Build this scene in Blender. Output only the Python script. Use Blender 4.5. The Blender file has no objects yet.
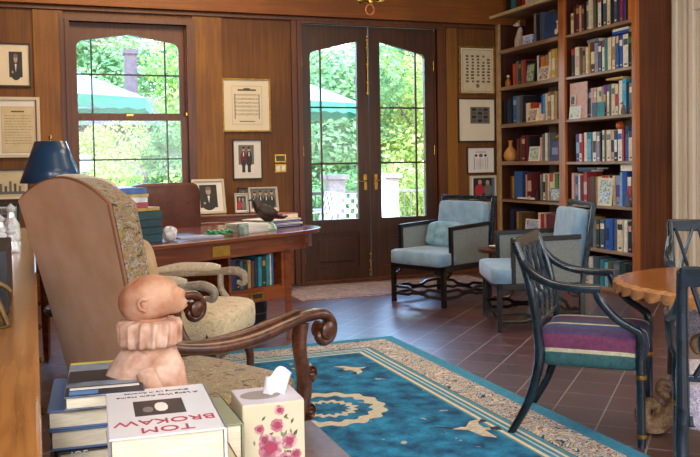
import bpy, bmesh, math, random
from mathutils import Vector, Matrix
R=math.radians; PI=math.pi
random.seed(11)
S=bpy.context.scene; C=S.collection

# ---------------- camera, world, sun, big lights, exposure ----------------
cd=bpy.data.cameras.new('camera'); cam=bpy.data.objects.new('camera',cd); C.objects.link(cam); S.camera=cam
f,th,pi_,ro,cy=843.2,R(20.54),R(2.092),R(0.996),194.2
F=Vector((math.sin(th)*math.cos(pi_),math.cos(th)*math.cos(pi_),-math.sin(pi_)))
R0=Vector((math.cos(th),-math.sin(th),0)); D0=F.cross(R0)
Rv=R0*math.cos(ro)+D0*math.sin(ro); Dv=-R0*math.sin(ro)+D0*math.cos(ro)
m=Matrix((Rv,-Dv,-F)).transposed().to_4x4(); m.translation=Vector((0,0,1.22)); cam.matrix_world=m
cd.sensor_fit='HORIZONTAL'; cd.sensor_width=36; cd.lens=36*f/700; cd.shift_y=(cy-228.5)/700; cd.clip_start=.05; cd.clip_end=200

W=bpy.data.worlds.new('world'); S.world=W; W.use_nodes=True
nt=W.node_tree; bg=nt.nodes['Background']; sk=nt.nodes.new('ShaderNodeTexSky'); sk.sky_type='NISHITA'
sk.sun_disc=False; sk.sun_elevation=R(48); sk.sun_rotation=R(200); sk.air_density=1.3; sk.dust_density=.4; sk.ozone_density=4
nt.links.new(sk.outputs[0],bg.inputs[0]); bg.inputs[1].default_value=1.75
sl=bpy.data.lights.new('sun','SUN'); sl.energy=3.8; sl.angle=R(1); sl.color=(1,.92,.74)
so=bpy.data.objects.new('sun',sl); C.objects.link(so); so.rotation_euler=(R(42),0,R(-28))
def area(name,loc,rot,sx,sy,e,col):
    l=bpy.data.lights.new(name,'AREA'); l.shape='RECTANGLE'; l.size=sx; l.size_y=sy; l.energy=e; l.color=col
    o=bpy.data.objects.new(name,l); C.objects.link(o); o.location=loc; o.rotation_euler=rot; return o
area('light_fill_rear',(2.6,-1.9,1.9),(R(80),0,R(-8)),3.6,1.8,95,(.93,.96,1))  # added fill in place of unseen windows behind the camera
area('light_fill_right',(5.1,1.8,1.7),(R(80),0,R(90)),2.4,1.6,26,(.9,.95,1))  # added fill standing in for unseen daylight, the right wall is solid
area('light_fill_ceiling_front',(1.6,2.2,3.25),(0,0,0),1.2,1.2,24,(1,.80,.55))  # added warm fill under the ceiling, no fixture is built here
area('light_fill_ceiling_mid',(2.6,5.2,3.25),(0,0,0),1.4,1.4,32,(1,.80,.55))  # second added warm fill, over the middle of the room
area('light_ceiling_wall',(.9,6.7,3.2),(R(22),0,0),2.0,.5,34,(1,.72,.42))
area('light_fill_left',(-.5,-.6,1.9),(R(75),0,R(-60)),1.6,1.3,100,(.95,.97,1))  # added to brighten the tan armchair back, no window stands here
S.view_settings.view_transform='Standard'; S.view_settings.look='None'; S.view_settings.gamma=1
S.view_settings.use_curve_mapping=False; S.view_settings.exposure=0.42

# ---------------- helpers ----------------
def lin(c):
    if isinstance(c,str): c=tuple(int(c[i:i+2],16)/255 for i in (0,2,4))
    return tuple((x/12.92 if x<=.04045 else ((x+.055)/1.055)**2.4) for x in c)+(1,)
MATS={}
def mat(name,c,rough=.6,metal=0,noise=0,nscale=20,c2=None,bump=0,coat=0,stretch=None,spec=None,sheen=0,emit=0):
    if name in MATS: return MATS[name]
    M=bpy.data.materials.new(name); M.use_nodes=True; n=M.node_tree.nodes; l=M.node_tree.links; b=n['Principled BSDF']
    b.inputs['Base Color'].default_value=lin(c); b.inputs['Roughness'].default_value=rough; b.inputs['Metallic'].default_value=metal
    b.inputs['Coat Weight'].default_value=coat; b.inputs['Coat Roughness'].default_value=.15
    if sheen: b.inputs['Sheen Weight'].default_value=sheen
    if spec is not None: b.inputs['Specular IOR Level'].default_value=spec
    if c2 is None: c2=tuple(min(1,x**.4545*(1-noise)) for x in lin(c)[:3])
    tc=n.new('ShaderNodeTexCoord'); mp=n.new('ShaderNodeMapping'); l.new(tc.outputs['Object'],mp.inputs[0])
    if stretch: mp.inputs['Scale'].default_value=stretch
    nz=n.new('ShaderNodeTexNoise'); nz.inputs['Scale'].default_value=nscale; nz.inputs['Detail'].default_value=5; l.new(mp.outputs[0],nz.inputs[0])
    rp=n.new('ShaderNodeValToRGB'); rp.color_ramp.elements[0].position=.35; rp.color_ramp.elements[1].position=.65
    rp.color_ramp.elements[0].color=lin(c); rp.color_ramp.elements[1].color=lin(c2)
    l.new(nz.outputs[0],rp.inputs[0]); l.new(rp.outputs[0],b.inputs['Base Color'])
    if bump:
        bp=n.new('ShaderNodeBump'); bp.inputs['Strength'].default_value=bump; bp.inputs['Distance'].default_value=.004
        l.new(nz.outputs[0],bp.inputs['Height']); l.new(bp.outputs[0],b.inputs['Normal'])
    MATS[name]=M; return M
def floral(name,cols,scale=30,rough=.85,distort=1.2):
    """tapestry: several noise ramps with hard steps"""
    M=bpy.data.materials.new(name); M.use_nodes=True; n=M.node_tree.nodes; l=M.node_tree.links; b=n['Principled BSDF']
    b.inputs['Roughness'].default_value=rough; b.inputs['Sheen Weight'].default_value=.2
    tc=n.new('ShaderNodeTexCoord'); nz=n.new('ShaderNodeTexNoise'); nz.inputs['Scale'].default_value=scale; nz.inputs['Detail'].default_value=3; nz.inputs['Distortion'].default_value=distort
    l.new(tc.outputs['Object'],nz.inputs[0]); rp=n.new('ShaderNodeValToRGB'); e=rp.color_ramp.elements
    k=len(cols); lo,hi=.33,.67
    for i,c in enumerate(cols):
        p=lo+(hi-lo)*i/(k-1)
        if i<2: e[i].position=p; e[i].color=lin(c)
        else: q=e.new(p); q.color=lin(c)
    l.new(nz.outputs[0],rp.inputs[0]); l.new(rp.outputs[0],b.inputs['Base Color']); return M
def wood(name,c1,c2,scale=4,stretch=(1,1,.08),rough=.4,coat=.2,bump=.05):
    M=bpy.data.materials.new(name); M.use_nodes=True; n=M.node_tree.nodes; l=M.node_tree.links; b=n['Principled BSDF']
    b.inputs['Roughness'].default_value=rough; b.inputs['Coat Weight'].default_value=coat; b.inputs['Coat Roughness'].default_value=.2
    tc=n.new('ShaderNodeTexCoord'); mp=n.new('ShaderNodeMapping'); mp.inputs['Scale'].default_value=stretch; l.new(tc.outputs['Object'],mp.inputs[0])
    nz=n.new('ShaderNodeTexNoise'); nz.inputs['Scale'].default_value=scale*8; nz.inputs['Detail'].default_value=8; nz.inputs['Distortion'].default_value=.6; l.new(mp.outputs[0],nz.inputs[0])
    n2=n.new('ShaderNodeTexNoise'); n2.inputs['Scale'].default_value=scale*.5; l.new(tc.outputs['Object'],n2.inputs[0])
    mx=n.new('ShaderNodeMath'); mx.operation='ADD'; l.new(nz.outputs[0],mx.inputs[0]); l.new(n2.outputs[0],mx.inputs[1])
    rp=n.new('ShaderNodeValToRGB'); rp.color_ramp.elements[0].position=.75; rp.color_ramp.elements[1].position=1.2 if False else 1.0
    hl=n.new('ShaderNodeMath'); hl.operation='MULTIPLY'; hl.inputs[1].default_value=.85; l.new(mx.outputs[0],hl.inputs[0])
    rp.color_ramp.elements[0].color=lin(c1); rp.color_ramp.elements[1].color=lin(c2); l.new(hl.outputs[0],rp.inputs[0]); l.new(rp.outputs[0],b.inputs['Base Color'])
    bp=n.new('ShaderNodeBump'); bp.inputs['Strength'].default_value=bump; bp.inputs['Distance'].default_value=.003; l.new(nz.outputs[0],bp.inputs['Height']); l.new(bp.outputs[0],b.inputs['Normal'])
    MATS[name]=M; return M

def cr(pts,n=6):
    P=[Vector(p) for p in pts]; P=[P[0]*2-P[1]]+P+[P[-1]*2-P[-2]]; out=[]
    for i in range(1,len(P)-2):
        for k in range(n):
            t=k/n; a,b,c,d=P[i-1:i+3]
            out.append(.5*((2*b)+(c-a)*t+(2*a-5*b+4*c-d)*t*t+(3*b-a-3*c+d)*t**3))
    out.append(P[-2].copy()); return out
def lerpl(v,n):
    """resample list v to n values"""
    if not isinstance(v,(list,tuple)): return [v]*n
    o=[]
    for i in range(n):
        t=i/(n-1)*(len(v)-1); k=min(int(t),len(v)-2); o.append(v[k]+(v[k+1]-v[k])*(t-k))
    return o
class MB:
    def __init__(s): s.bm=bmesh.new()
    def _mi(s,fs,mi):
        for q in fs: q.material_index=mi
    def box(s,c,sz,rot=None,mi=0):
        vs=[]; rm=Matrix.Identity(3)
        if rot is not None: rm=rot if isinstance(rot,Matrix) else Matrix.Rotation(rot,3,'Z')
        for x in (-1,1):
            for y in (-1,1):
                for z in (-1,1): vs.append(s.bm.verts.new(Vector(c)+rm@Vector((x*sz[0]/2,y*sz[1]/2,z*sz[2]/2))))
        for q in ((0,1,3,2),(4,6,7,5),(0,4,5,1),(2,3,7,6),(0,2,6,4),(1,5,7,3)):
            s.bm.faces.new([vs[i] for i in q]).material_index=mi
        return s
    def b(s,x0,x1,y0,y1,z0,z1,mi=0): return s.box(((x0+x1)/2,(y0+y1)/2,(z0+z1)/2),(abs(x1-x0),abs(y1-y0),abs(z1-z0)),mi=mi)
    def bar(s,p,q,w,h,mi=0,up=(0,0,1)):
        p=Vector(p);q=Vector(q);d=(q-p); L=d.length; d.normalize(); u=Vector(up)
        if abs(d.dot(u))>.98: u=Vector((0,1,0))
        a=d.cross(u).normalized(); u=a.cross(d).normalized()
        return s.box((p+q)/2,(w,L,h),Matrix((a,d,u)).transposed(),mi)
    def tube(s,pts,rad,seg=8,mi=0,smooth=0,up=(0,0,1),flat=1,closed=False,cap=True):
        if smooth: pts=cr(pts,smooth)
        P=[Vector(p) for p in pts]; n=len(P); rr=lerpl(rad,n); rings=[]; up=Vector(up); prev=None
        for i,p in enumerate(P):
            if closed: d=P[(i+1)%n]-P[i-1]
            else: d=P[min(i+1,n-1)]-P[max(i-1,0)]
            if d.length<1e-9: d=Vector((0,0,1))
            d.normalize()
            if prev is None:
                u=up if abs(d.dot(up))<.95 else Vector((1,0,0))
                a=d.cross(u).normalized()
            else:
                a=prev-d*prev.dot(d)
                if a.length<1e-6: a=d.orthogonal()
                a.normalize()
            prev=a; bb=d.cross(a).normalized()
            rings.append([s.bm.verts.new(p+a*math.cos(2*PI*k/seg)*rr[i]+bb*math.sin(2*PI*k/seg)*rr[i]*flat) for k in range(seg)])
        rng=range(n) if closed else range(n-1)
        for i in rng:
            A=rings[i];B=rings[(i+1)%n]
            for k in range(seg): s.bm.faces.new((A[k],A[(k+1)%seg],B[(k+1)%seg],B[k])).material_index=mi
        if not closed and cap:
            s.bm.faces.new(rings[0][::-1]).material_index=mi; s.bm.faces.new(rings[-1]).material_index=mi
        return s
    def lathe(s,prof,c=(0,0,0),seg=16,mi=0,sx=1,sy=1,fn=None,axis=None):
        """prof [(r,z)] bottom to top"""
        rings=[]; mt=axis if axis else Matrix.Identity(3); c=Vector(c)
        for r,z in prof:
            if r<1e-5: rings.append([s.bm.verts.new(c+mt@Vector((0,0,z)))]); continue
            rings.append([s.bm.verts.new(c+mt@Vector(((fn(2*PI*k/seg,z) if fn else 1)*r*sx*math.cos(2*PI*k/seg),(fn(2*PI*k/seg,z) if fn else 1)*r*sy*math.sin(2*PI*k/seg),z))) for k in range(seg)])
        for A,B in zip(rings,rings[1:]):
            for k in range(seg):
                k2=(k+1)%seg
                if len(A)==1 and len(B)==1: break
                if len(A)==1: f=(A[0],B[k2],B[k])
                elif len(B)==1: f=(A[k],A[k2],B[0])
                else: f=(A[k],A[k2],B[k2],B[k])
                s.bm.faces.new(f).material_index=mi
        if len(rings[0])>1: s.bm.faces.new(rings[0][::-1]).material_index=mi
        if len(rings[-1])>1: s.bm.faces.new(rings[-1]).material_index=mi
        return s
    def prism(s,poly,h,fr=None,mi=0):
        """poly list of 2D; extruded by h; fr = function (a,b,h)->point"""
        fr=fr or (lambda a,b,c:(a,b,c))
        A=[s.bm.verts.new(fr(a,b,0)) for a,b in poly];B=[s.bm.verts.new(fr(a,b,h)) for a,b in poly]; n=len(poly)
        s.bm.faces.new(A[::-1]).material_index=mi; s.bm.faces.new(B).material_index=mi
        for i in range(n): s.bm.faces.new((A[i],A[(i+1)%n],B[(i+1)%n],B[i])).material_index=mi
        return s
    def sup(s,c,sz,e1=.35,e2=.35,nu=28,nv=14,mi=0,rot=None,fn=None):
        """superellipsoid cushion"""
        rm=rot or Matrix.Identity(3)
        def sp(v,e): return math.copysign(abs(v)**e,v)
        rings=[]
        for j in range(nv+1):
            v=-PI/2+PI*j/nv; ring=[]
            for i in range(nu if 0<j<nv else 1):
                u=2*PI*i/nu
                p=Vector((sz[0]/2*sp(math.cos(v),e1)*sp(math.cos(u),e2),sz[1]/2*sp(math.cos(v),e1)*sp(math.sin(u),e2),sz[2]/2*sp(math.sin(v),e1)))
                if fn: p=fn(p)
                ring.append(s.bm.verts.new(Vector(c)+rm@p))
            rings.append(ring)
        for A,B in zip(rings,rings[1:]):
            for k in range(nu):
                k2=(k+1)%nu
                if len(A)==1: f=(A[0],B[k2],B[k])
                elif len(B)==1: f=(A[k],A[k2],B[0])
                else: f=(A[k],A[k2],B[k2],B[k])
                s.bm.faces.new(f).material_index=mi
        return s
    def sheet(s,g,mi=0,closeu=False):
        """grid of points -> faces"""
        V=[[s.bm.verts.new(p) for p in row] for row in g]
        for a,b in zip(V,V[1:]):
            for k in range(len(a)-1): s.bm.faces.new((a[k],a[k+1],b[k+1],b[k])).material_index=mi
        return s
    def build(s,name,mats,parent=None,smooth=False,bevel=0,loc=None,rz=0,solid=0,seg=2,sub=0):
        bmesh.ops.recalc_face_normals(s.bm,faces=s.bm.faces)
        me=bpy.data.meshes.new(name); s.bm.to_mesh(me); s.bm.free()
        if not isinstance(mats,(list,tuple)): mats=[mats]
        for q in mats: me.materials.append(q)
        if smooth:
            for p in me.polygons: p.use_smooth=True
        o=bpy.data.objects.new(name,me); C.objects.link(o)
        if smooth and smooth!=2: 
            try: me.set_sharp_from_angle(angle=R(50))
            except Exception: pass
        if parent: o.parent=parent
        if loc: o.location=loc
        o.rotation_euler[2]=rz
        if solid: q=o.modifiers.new('s','SOLIDIFY'); q.thickness=solid; q.offset=0
        if bevel: q=o.modifiers.new('b','BEVEL'); q.width=bevel; q.segments=seg; q.limit_method='ANGLE'; q.angle_limit=R(40)
        if sub: q=o.modifiers.new('u','SUBSURF'); q.levels=sub; q.render_levels=sub
        return o
def thing(name,label,cat,loc=(0,0,0),rz=0,group=None):
    o=bpy.data.objects.new(name,None); C.objects.link(o); o.location=loc; o.rotation_euler[2]=rz; o.empty_display_size=.1
    return tag(o,label,cat,group)
def tag(o,label,cat,group=None,kind=None):
    if label: o['label']=label
    if cat: o['category']=cat
    if group: o['group']=group
    if kind: o['kind']=kind
    return o
def struct(o): o['kind']='structure'; return o
def text(s,size,name,m,parent,loc,rot,depth=.0004,align='CENTER'):
    cu=bpy.data.curves.new('t','FONT'); cu.body=s; cu.size=size; cu.extrude=depth; cu.align_x=align; cu.align_y='CENTER'; cu.resolution_u=3
    t=bpy.data.objects.new('t',cu); C.objects.link(t); bpy.context.view_layer.update()
    me=bpy.data.meshes.new_from_object(t.evaluated_get(bpy.context.evaluated_depsgraph_get())); bpy.data.objects.remove(t)
    me.materials.clear(); me.materials.append(m)
    o=bpy.data.objects.new(name,me); C.objects.link(o); o.parent=parent; o.location=loc; o.rotation_euler=rot; return o
def copy_tree(o,parent=None):
    c=o.copy(); C.objects.link(c); c.parent=parent
    for ch in [x for x in C.objects if x.parent is o]: copy_tree(ch,c)
    return c

# ---------------- materials ----------------
w_panel=wood('oak_panelling','5e3405','75470a',3,(1.5,1.5,.07),.6,.0)
w_stile=wood('oak_stile','734407','8f5b0e',3,(1.5,1.5,.07),.55,.03)
w_fascia=wood('oak_fascia','7c4408','92520c',3,(.07,1,1.5),.55,.03)
w_door=wood('walnut_door','391d0b','4e2a10',3,(1.5,1.5,.08),.4,.12)
w_case=wood('walnut_casing','562c12','6c3a17',3,(1.5,1.5,.08),.45,.08)
w_edge=wood('shelf_edge','8a6a50','a58468',3,(1,.1,1),.45,.15)
w_shelf=wood('bookcase_wood','6e3c10','8e561c',3,(1.5,1.5,.08),.45,.15)
w_shelfdark=wood('bookcase_back','3a190c','54260f',3,(1.5,1.5,.1),.6,.05)
w_end=wood('bookcase_end','4c240f','683415',2.5,(2,2,.06),.45,.15)
w_desk=wood('desk_mahogany','6a2c0e','8c4418',3,(.1,1.5,1.5),.2,.5)
w_cab=wood('cabinet_top_wood','8a5526','b37a41',3,(1.5,.12,1.5),.22,.5)
w_dark=wood('carved_walnut','42200f','6b3a20',6,(1,1,1),.3,.4)
w_arm2=wood('grey_worn_wood','8d7d6c','b3a593',8,(1,1,1),.45,.1)
w_table=wood('fruitwood_top','9a5a22','c07c38',3,(.15,1.2,1),.16,.7)
w_tedge=wood('fruitwood_edge','b07a4c','c99868',5,(1,1,1),.3,.3)
w_ped=wood('carved_pedestal','6f5138','a3835f',9,(1,1,1),.55,.05)
m_lacq=mat('blue_black_lacquer','101a24',.25,0,0,14,'1c3040',0,.4)
m_ebony=mat('black_wood','0d0c0d',.3,0,0,20,'191618',0,.3)
m_carvtop=mat('worn_brown_rail','3d3218',.4,0,0,30,'1c2023',.3,.3)
m_blue=mat('pale_blue_velvet','7197b8',.85,0,0,12,'8cacc8',.1,sheen=.4)
m_cane=mat('grey_cane','757c7c',.8,0,0,120,'8d9494',.2)
m_pillow=mat('blue_satin','5e8fae',.5,0,0,16,'8ab4cc',.1,sheen=.3)
m_suede=mat('tan_suede','d4965e',.8,0,0,9,'e2ac7c',.1,sheen=.5)
m_leather=mat('brown_leather','54291d',.38,0,0,10,'6b3828',.1,.2)
m_brass=mat('brass','c9a24f',.25,1,0,20,'b18a3c')
m_gilt=mat('gilt','b98f3e',.4,.8,0,30,'8a6a2c')
m_white=mat('white_paper','e6e2da',.7,0,0,8,'efece6')
m_cream=mat('cream_paper','d9c9a6',.8,0,0,60,'e8dcc0',stretch=(1,1,8))
m_pages=mat('page_edges','e2d2b4',.85,0,0,30,'efe3cc',.05,stretch=(1,1,14))
m_black=mat('black_paint','121214',.4,0,0,20,'1c1c20')
m_dred=mat('dark_red','6e1f22',.6)
m_terra=mat('terracotta','9c5c38',.85,0,0,16,'c89c80',.9)
m_terra2=mat('pale_terracotta','a87458',.9,0,0,30,'d2b09c',.9)
m_stonew=mat('cream_wall_paint','d6cdc0',.6,0,0,3,'d6cab6')
m_trimw=mat('cream_trim','e4dccf',.45,0,0,3,'dfd6c8')
m_ceil=mat('ceiling_plaster','cfc0a4',.9)
m_green=mat('green_glass_bits','3f9c63',.4)
f_tap=floral('needlepoint',['3c2f24','8a6a3a','b79a68','6f6a4a','c7b08a','7a4a35','a98b52'],26)
f_tap2=floral('needlepoint_side',['43332c','7c6c44','94824e','7a4a40','a49880','584238','8a7a50'],42,.85,.7)
f_cream=floral('cream_brocade',['bfa06e','d6c09a','e0cfae','c9b086','e6d8bd'],22)
f_armpad=floral('pale_brocade',['b9a58a','d6c8b2','c4b49c','e0d6c4'],40)
f_seat3=floral('purple_white_print',['d8d2dc','6a5c8c','e6e2e6','8478a4','cfc8d4'],60)

def stripes(name,cols,axis=0,half=.27):
    M=bpy.data.materials.new(name); M.use_nodes=True; n=M.node_tree.nodes; l=M.node_tree.links; b=n['Principled BSDF']; b.inputs['Roughness'].default_value=.75
    tc=n.new('ShaderNodeTexCoord'); sp=n.new('ShaderNodeSeparateXYZ'); l.new(tc.outputs['Object'],sp.inputs[0])
    mr=n.new('ShaderNodeMapRange'); mr.inputs['From Min'].default_value=-half; mr.inputs['From Max'].default_value=half; mr.inputs['To Max'].default_value=.7; l.new(sp.outputs[axis],mr.inputs[0])
    az=n.new('ShaderNodeMapRange'); az.inputs['From Min'].default_value=.465; az.inputs['From Max'].default_value=.335; az.inputs['To Max'].default_value=.3; l.new(sp.outputs[2],az.inputs[0])
    ad=n.new('ShaderNodeMath'); ad.operation='ADD'; l.new(mr.outputs[0],ad.inputs[0]); l.new(az.outputs[0],ad.inputs[1])
    nz=n.new('ShaderNodeTexNoise'); nz.inputs['Scale'].default_value=38; nz.inputs['Distortion'].default_value=1; l.new(tc.outputs['Object'],nz.inputs[0])
    rp=n.new('ShaderNodeValToRGB'); rp.color_ramp.interpolation='CONSTANT'; e=rp.color_ramp.elements; k=len(cols)
    tot=sum(w for _,w in cols); p=0
    for i,(c,w) in enumerate(cols):
        if i<2: e[i].position=p; e[i].color=lin(c)
        else: q=e.new(p); q.color=lin(c)
        p+=w/tot
    l.new(ad.outputs[0],rp.inputs[0])
    mx=n.new('ShaderNodeMix'); mx.data_type='RGBA'; mx.blend_type='OVERLAY'; mx.inputs[0].default_value=.6; l.new(rp.outputs[0],mx.inputs[6]); l.new(nz.outputs[0],mx.inputs[7])
    l.new(mx.outputs[2],b.inputs['Base Color']); return M
f_stripe=stripes('striped_silk',[('3a5f66',.14),('c8c0b0',.03),('54365c',.13),('3d4872',.10),('cdc4ae',.035),('3f4a80',.13),('513c74',.10),('74375f',.15),('cfc8aa',.04),('3a6a6e',.145)])

# glass
def glassmat(name,tint=(1,1,1,1),a=.06):
    M=bpy.data.materials.new(name); M.use_nodes=True; n=M.node_tree.nodes; l=M.node_tree.links; n.remove(n['Principled BSDF'])
    t=n.new('ShaderNodeBsdfTransparent'); t.inputs[0].default_value=tint; g=n.new('ShaderNodeBsdfGlossy'); g.inputs['Roughness'].default_value=.02
    mx=n.new('ShaderNodeMixShader'); fr=n.new('ShaderNodeFresnel'); fr.inputs[0].default_value=1.35; l.new(fr.outputs[0],mx.inputs[0]); l.new(t.outputs[0],mx.inputs[1]); l.new(g.outputs[0],mx.inputs[2])
    l.new(mx.outputs[0],n['Material Output'].inputs[0]); return M
m_glass=glassmat('window_glass'); m_clear=glassmat('clear_crystal',(.9,.94,.97,1))

# floor tiles (diagonal terracotta)
def tilemat():
    M=bpy.data.materials.new('quarry_tiles'); M.use_nodes=True; n=M.node_tree.nodes; l=M.node_tree.links; b=n['Principled BSDF']
    tc=n.new('ShaderNodeTexCoord'); mp=n.new('ShaderNodeMapping'); mp.vector_type='POINT'
    mp.inputs['Rotation'].default_value=(0,0,R(-45)); mp.inputs['Location'].default_value=(.047,.139,0); l.new(tc.outputs['Object'],mp.inputs[0])
    br=n.new('ShaderNodeTexBrick'); br.offset=0; br.inputs['Scale'].default_value=1; br.inputs['Brick Width'].default_value=.25; br.inputs['Row Height'].default_value=.2355
    br.inputs['Mortar Size'].default_value=.0045; br.inputs['Mortar Smooth'].default_value=.3; br.inputs['Bias'].default_value=0
    br.inputs['Color1'].default_value=lin('4c2c30'); br.inputs['Color2'].default_value=lin('643e44'); br.inputs['Mortar'].default_value=lin('a8a2a4'); l.new(mp.outputs[0],br.inputs[0])
    nz=n.new('ShaderNodeTexNoise'); nz.inputs['Scale'].default_value=7; nz.inputs['Detail'].default_value=4; l.new(tc.outputs['Object'],nz.inputs[0])
    mx=n.new('ShaderNodeMix'); mx.data_type='RGBA'; mx.blend_type='OVERLAY'; mx.inputs[0].default_value=.5; l.new(br.outputs[0],mx.inputs[6]); l.new(nz.outputs[0],mx.inputs[7]); l.new(mx.outputs[2],b.inputs['Base Color'])
    mr=n.new('ShaderNodeMapRange'); mr.inputs['To Min'].default_value=.24; mr.inputs['To Max'].default_value=.42; l.new(nz.outputs[0],mr.inputs[0]); l.new(mr.outputs[0],b.inputs['Roughness'])
    b.inputs['Coat Weight'].default_value=1; b.inputs['Coat Roughness'].default_value=.34; b.inputs['Coat IOR'].default_value=2.0
    bp=n.new('ShaderNodeBump'); bp.inputs['Strength'].default_value=.4; bp.inputs['Distance'].default_value=.003; bp.invert=True; l.new(br.outputs[1],bp.inputs['Height']); l.new(bp.outputs[0],b.inputs['Normal'])
    return M
m_tile=tilemat()

# ---------------- room shell ----------------
BY=8.2; XL,XR=-.6,5.18; ZC=3.4; YN=-2.4
struct(MB().b(XL-.1,XR+.1,YN-.1,BY+.2,-.12,0).build('floor',m_tile))
struct(MB().b(XL-.1,XR+.1,YN-.1,BY+.2,ZC,ZC+.12).build('ceiling',m_ceil))
wx0,wx1,wz0,wz1=.34,1.41,.92,2.62       # window opening
dx0,dx1,dz1=2.56,4.08,2.66              # door opening
wb=MB()
wb.b(XL-.1,wx0,BY,BY+.2,0,ZC); wb.b(wx0,wx1,BY,BY+.2,0,wz0); wb.b(wx0,wx1,BY,BY+.2,wz1,ZC)
wb.b(wx1,dx0,BY,BY+.2,0,ZC); wb.b(dx0,dx1,BY,BY+.2,dz1,ZC); wb.b(dx1,XR+.1,BY,BY+.2,0,ZC)
struct(wb.build('wall_back',w_panel))
struct(MB().b(XL-.1,XL,YN,BY,0,ZC).build('wall_left',w_panel))
struct(MB().b(XR,XR+.1,YN,BY,0,ZC).build('wall_right',m_stonew))
struct(MB().b(XL-.1,XR+.1,YN-.1,YN,0,ZC).build('wall_front',m_stonew))
# fascia above the panelling and a slim dark strip added for the shadow line beneath
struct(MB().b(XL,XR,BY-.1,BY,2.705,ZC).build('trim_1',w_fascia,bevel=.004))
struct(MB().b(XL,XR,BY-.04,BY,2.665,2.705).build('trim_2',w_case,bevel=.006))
# stiles of the panelling
for i,(a,b_) in enumerate(((.03,.29),(1.47,1.76),(4.2,4.33))):
    struct(MB().b(a,b_,BY-.02,BY,.0,2.665).build('trim_%d'%(3+i),w_stile,bevel=.004))
t=MB(); 
for a,b_ in ((XL,.29),(1.47,2.45),(4.2,XR)): t.b(a,b_,BY-.035,BY,0,.16)
struct(t.build('baseboard_back',w_case,bevel=.004))
struct(MB().b(XL,XL+.02,YN,BY,0,.14).build('baseboard_left',w_case,bevel=.003))
struct(MB().b(XR-.02,XR,YN,5.84,0,.18).build('baseboard_right',m_trimw,bevel=.003))
# right wall mouldings (cream)
t=MB()
for y,w,d in ((5.8,.05,.03),(5.69,.035,.02),(5.60,.05,.035)): t.b(XR-d,XR,y-w/2,y+w/2,.18,ZC)
t.b(XR-.03,XR,5.35,5.6,2.44,2.52)
struct(t.build('trim_6',m_trimw,bevel=.006,seg=3))
struct(MB().b(XR-.02,XR,4.3,5.5,0,2.44).build('door_3',m_stonew,bevel=.01))

# casings
def casing(name,x0,x1,z0,z1,w,wt,foot=False):
    t=MB()
    for k,(ww,d) in enumerate(((w,.03),(w*.45,.055))):
        t.b(x0-ww,x0,BY-d,BY,z0,z1-.0005); t.b(x1,x1+ww,BY-d,BY,z0,z1-.0005)
        t.b(x0-ww,x1+ww,BY-d-.001,BY,z1,z1+(wt if k==0 else wt*.45))
    t.b(x0,x0+.012,BY+.001,BY+.2,z0,z1-.02); t.b(x1-.012,x1,BY+.001,BY+.2,z0,z1-.02)
    return struct(t.build(name,w_case))
casing('trim_7',wx0,wx1,wz0-.03,wz1-.05,.08,.06)
casing('trim_8',dx0,dx1,0,dz1-.02,.1,.05)

# sash window
win=struct(MB().b(wx0-.12,wx1+.12,BY-.09,BY+.02,wz0-.04,wz0).build('window_1',w_case,bevel=.008))
def archpoly(x0,x1,zs,zc,ztop,n=6,rc=.07):
    """polygon above a tudor arch opening from x0..x1 spring zs apex zc up to ztop"""
    xm=(x0+x1)/2; pts=[(x0,ztop),(x0,zs-rc)]
    for k in range(1,n+1):
        a=PI-PI/2*k/n; pts.append((x0+rc+rc*math.cos(a),zs-rc+rc*math.sin(a)))
    pts.append((xm,zc))
    for k in range(n,0,-1):
        a=PI-PI/2*k/n; pts.append((x1-rc-rc*math.cos(a),zs-rc+rc*math.sin(a)))
    pts+= [(x1,zs-rc),(x1,ztop)]
    return pts
gx0,gx1=.405,1.345
fy=BY+.05
u=MB(); 
u.b(wx0,gx0,fy,fy+.045,1.70,wz1); u.b(gx1,wx1,fy,fy+.045,1.70,wz1)
u.prism(archpoly(gx0,gx1,2.41,2.475,wz1),.045,lambda a,b,c:(a,fy+c,b)); u.b(gx0,gx1,fy-.002,fy+.05,1.675,1.73)
u.build('upper_sash',w_case,win)
u=MB(); u.b(wx0,gx0,fy-.045,fy,wz0,1.70); u.b(gx1,wx1,fy-.045,fy,wz0,1.70); u.b(gx0,gx1,fy-.047,fy-.003,1.66,1.70); u.b(gx0,gx1,fy-.045,fy,wz0,wz0+.08)
u.build('lower_sash',w_case,win)
u=MB()
for x in (.535,1.215): u.b(x-.008,x+.008,fy+.01,fy+.03,1.73,2.47); u.b(x-.008,x+.008,fy-.035,fy-.015,wz0,1.66)
u.b(gx0,gx1,fy+.01,fy+.03,2.095-.008,2.095+.008); u.b(gx0,gx1,fy-.035,fy-.015,1.285,1.301)
u.build('glazing_bar',m_ebony,win)
MB().b(gx0-.01,gx1+.01,fy+.018,fy+.022,1.72,2.5).build('pane',m_glass,win); MB().b(gx0-.01,gx1+.01,fy-.027,fy-.023,wz0+.07,1.67).build('pane',m_glass,win)
MB().box((.87,fy-.03,1.71),(.07,.03,.02)).build('sash_lock',m_brass,win,bevel=.004)
MB().box((1.40,fy-.06,1.72),(.02,.02,.035)).build('sash_catch',m_brass,win,bevel=.003)

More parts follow.
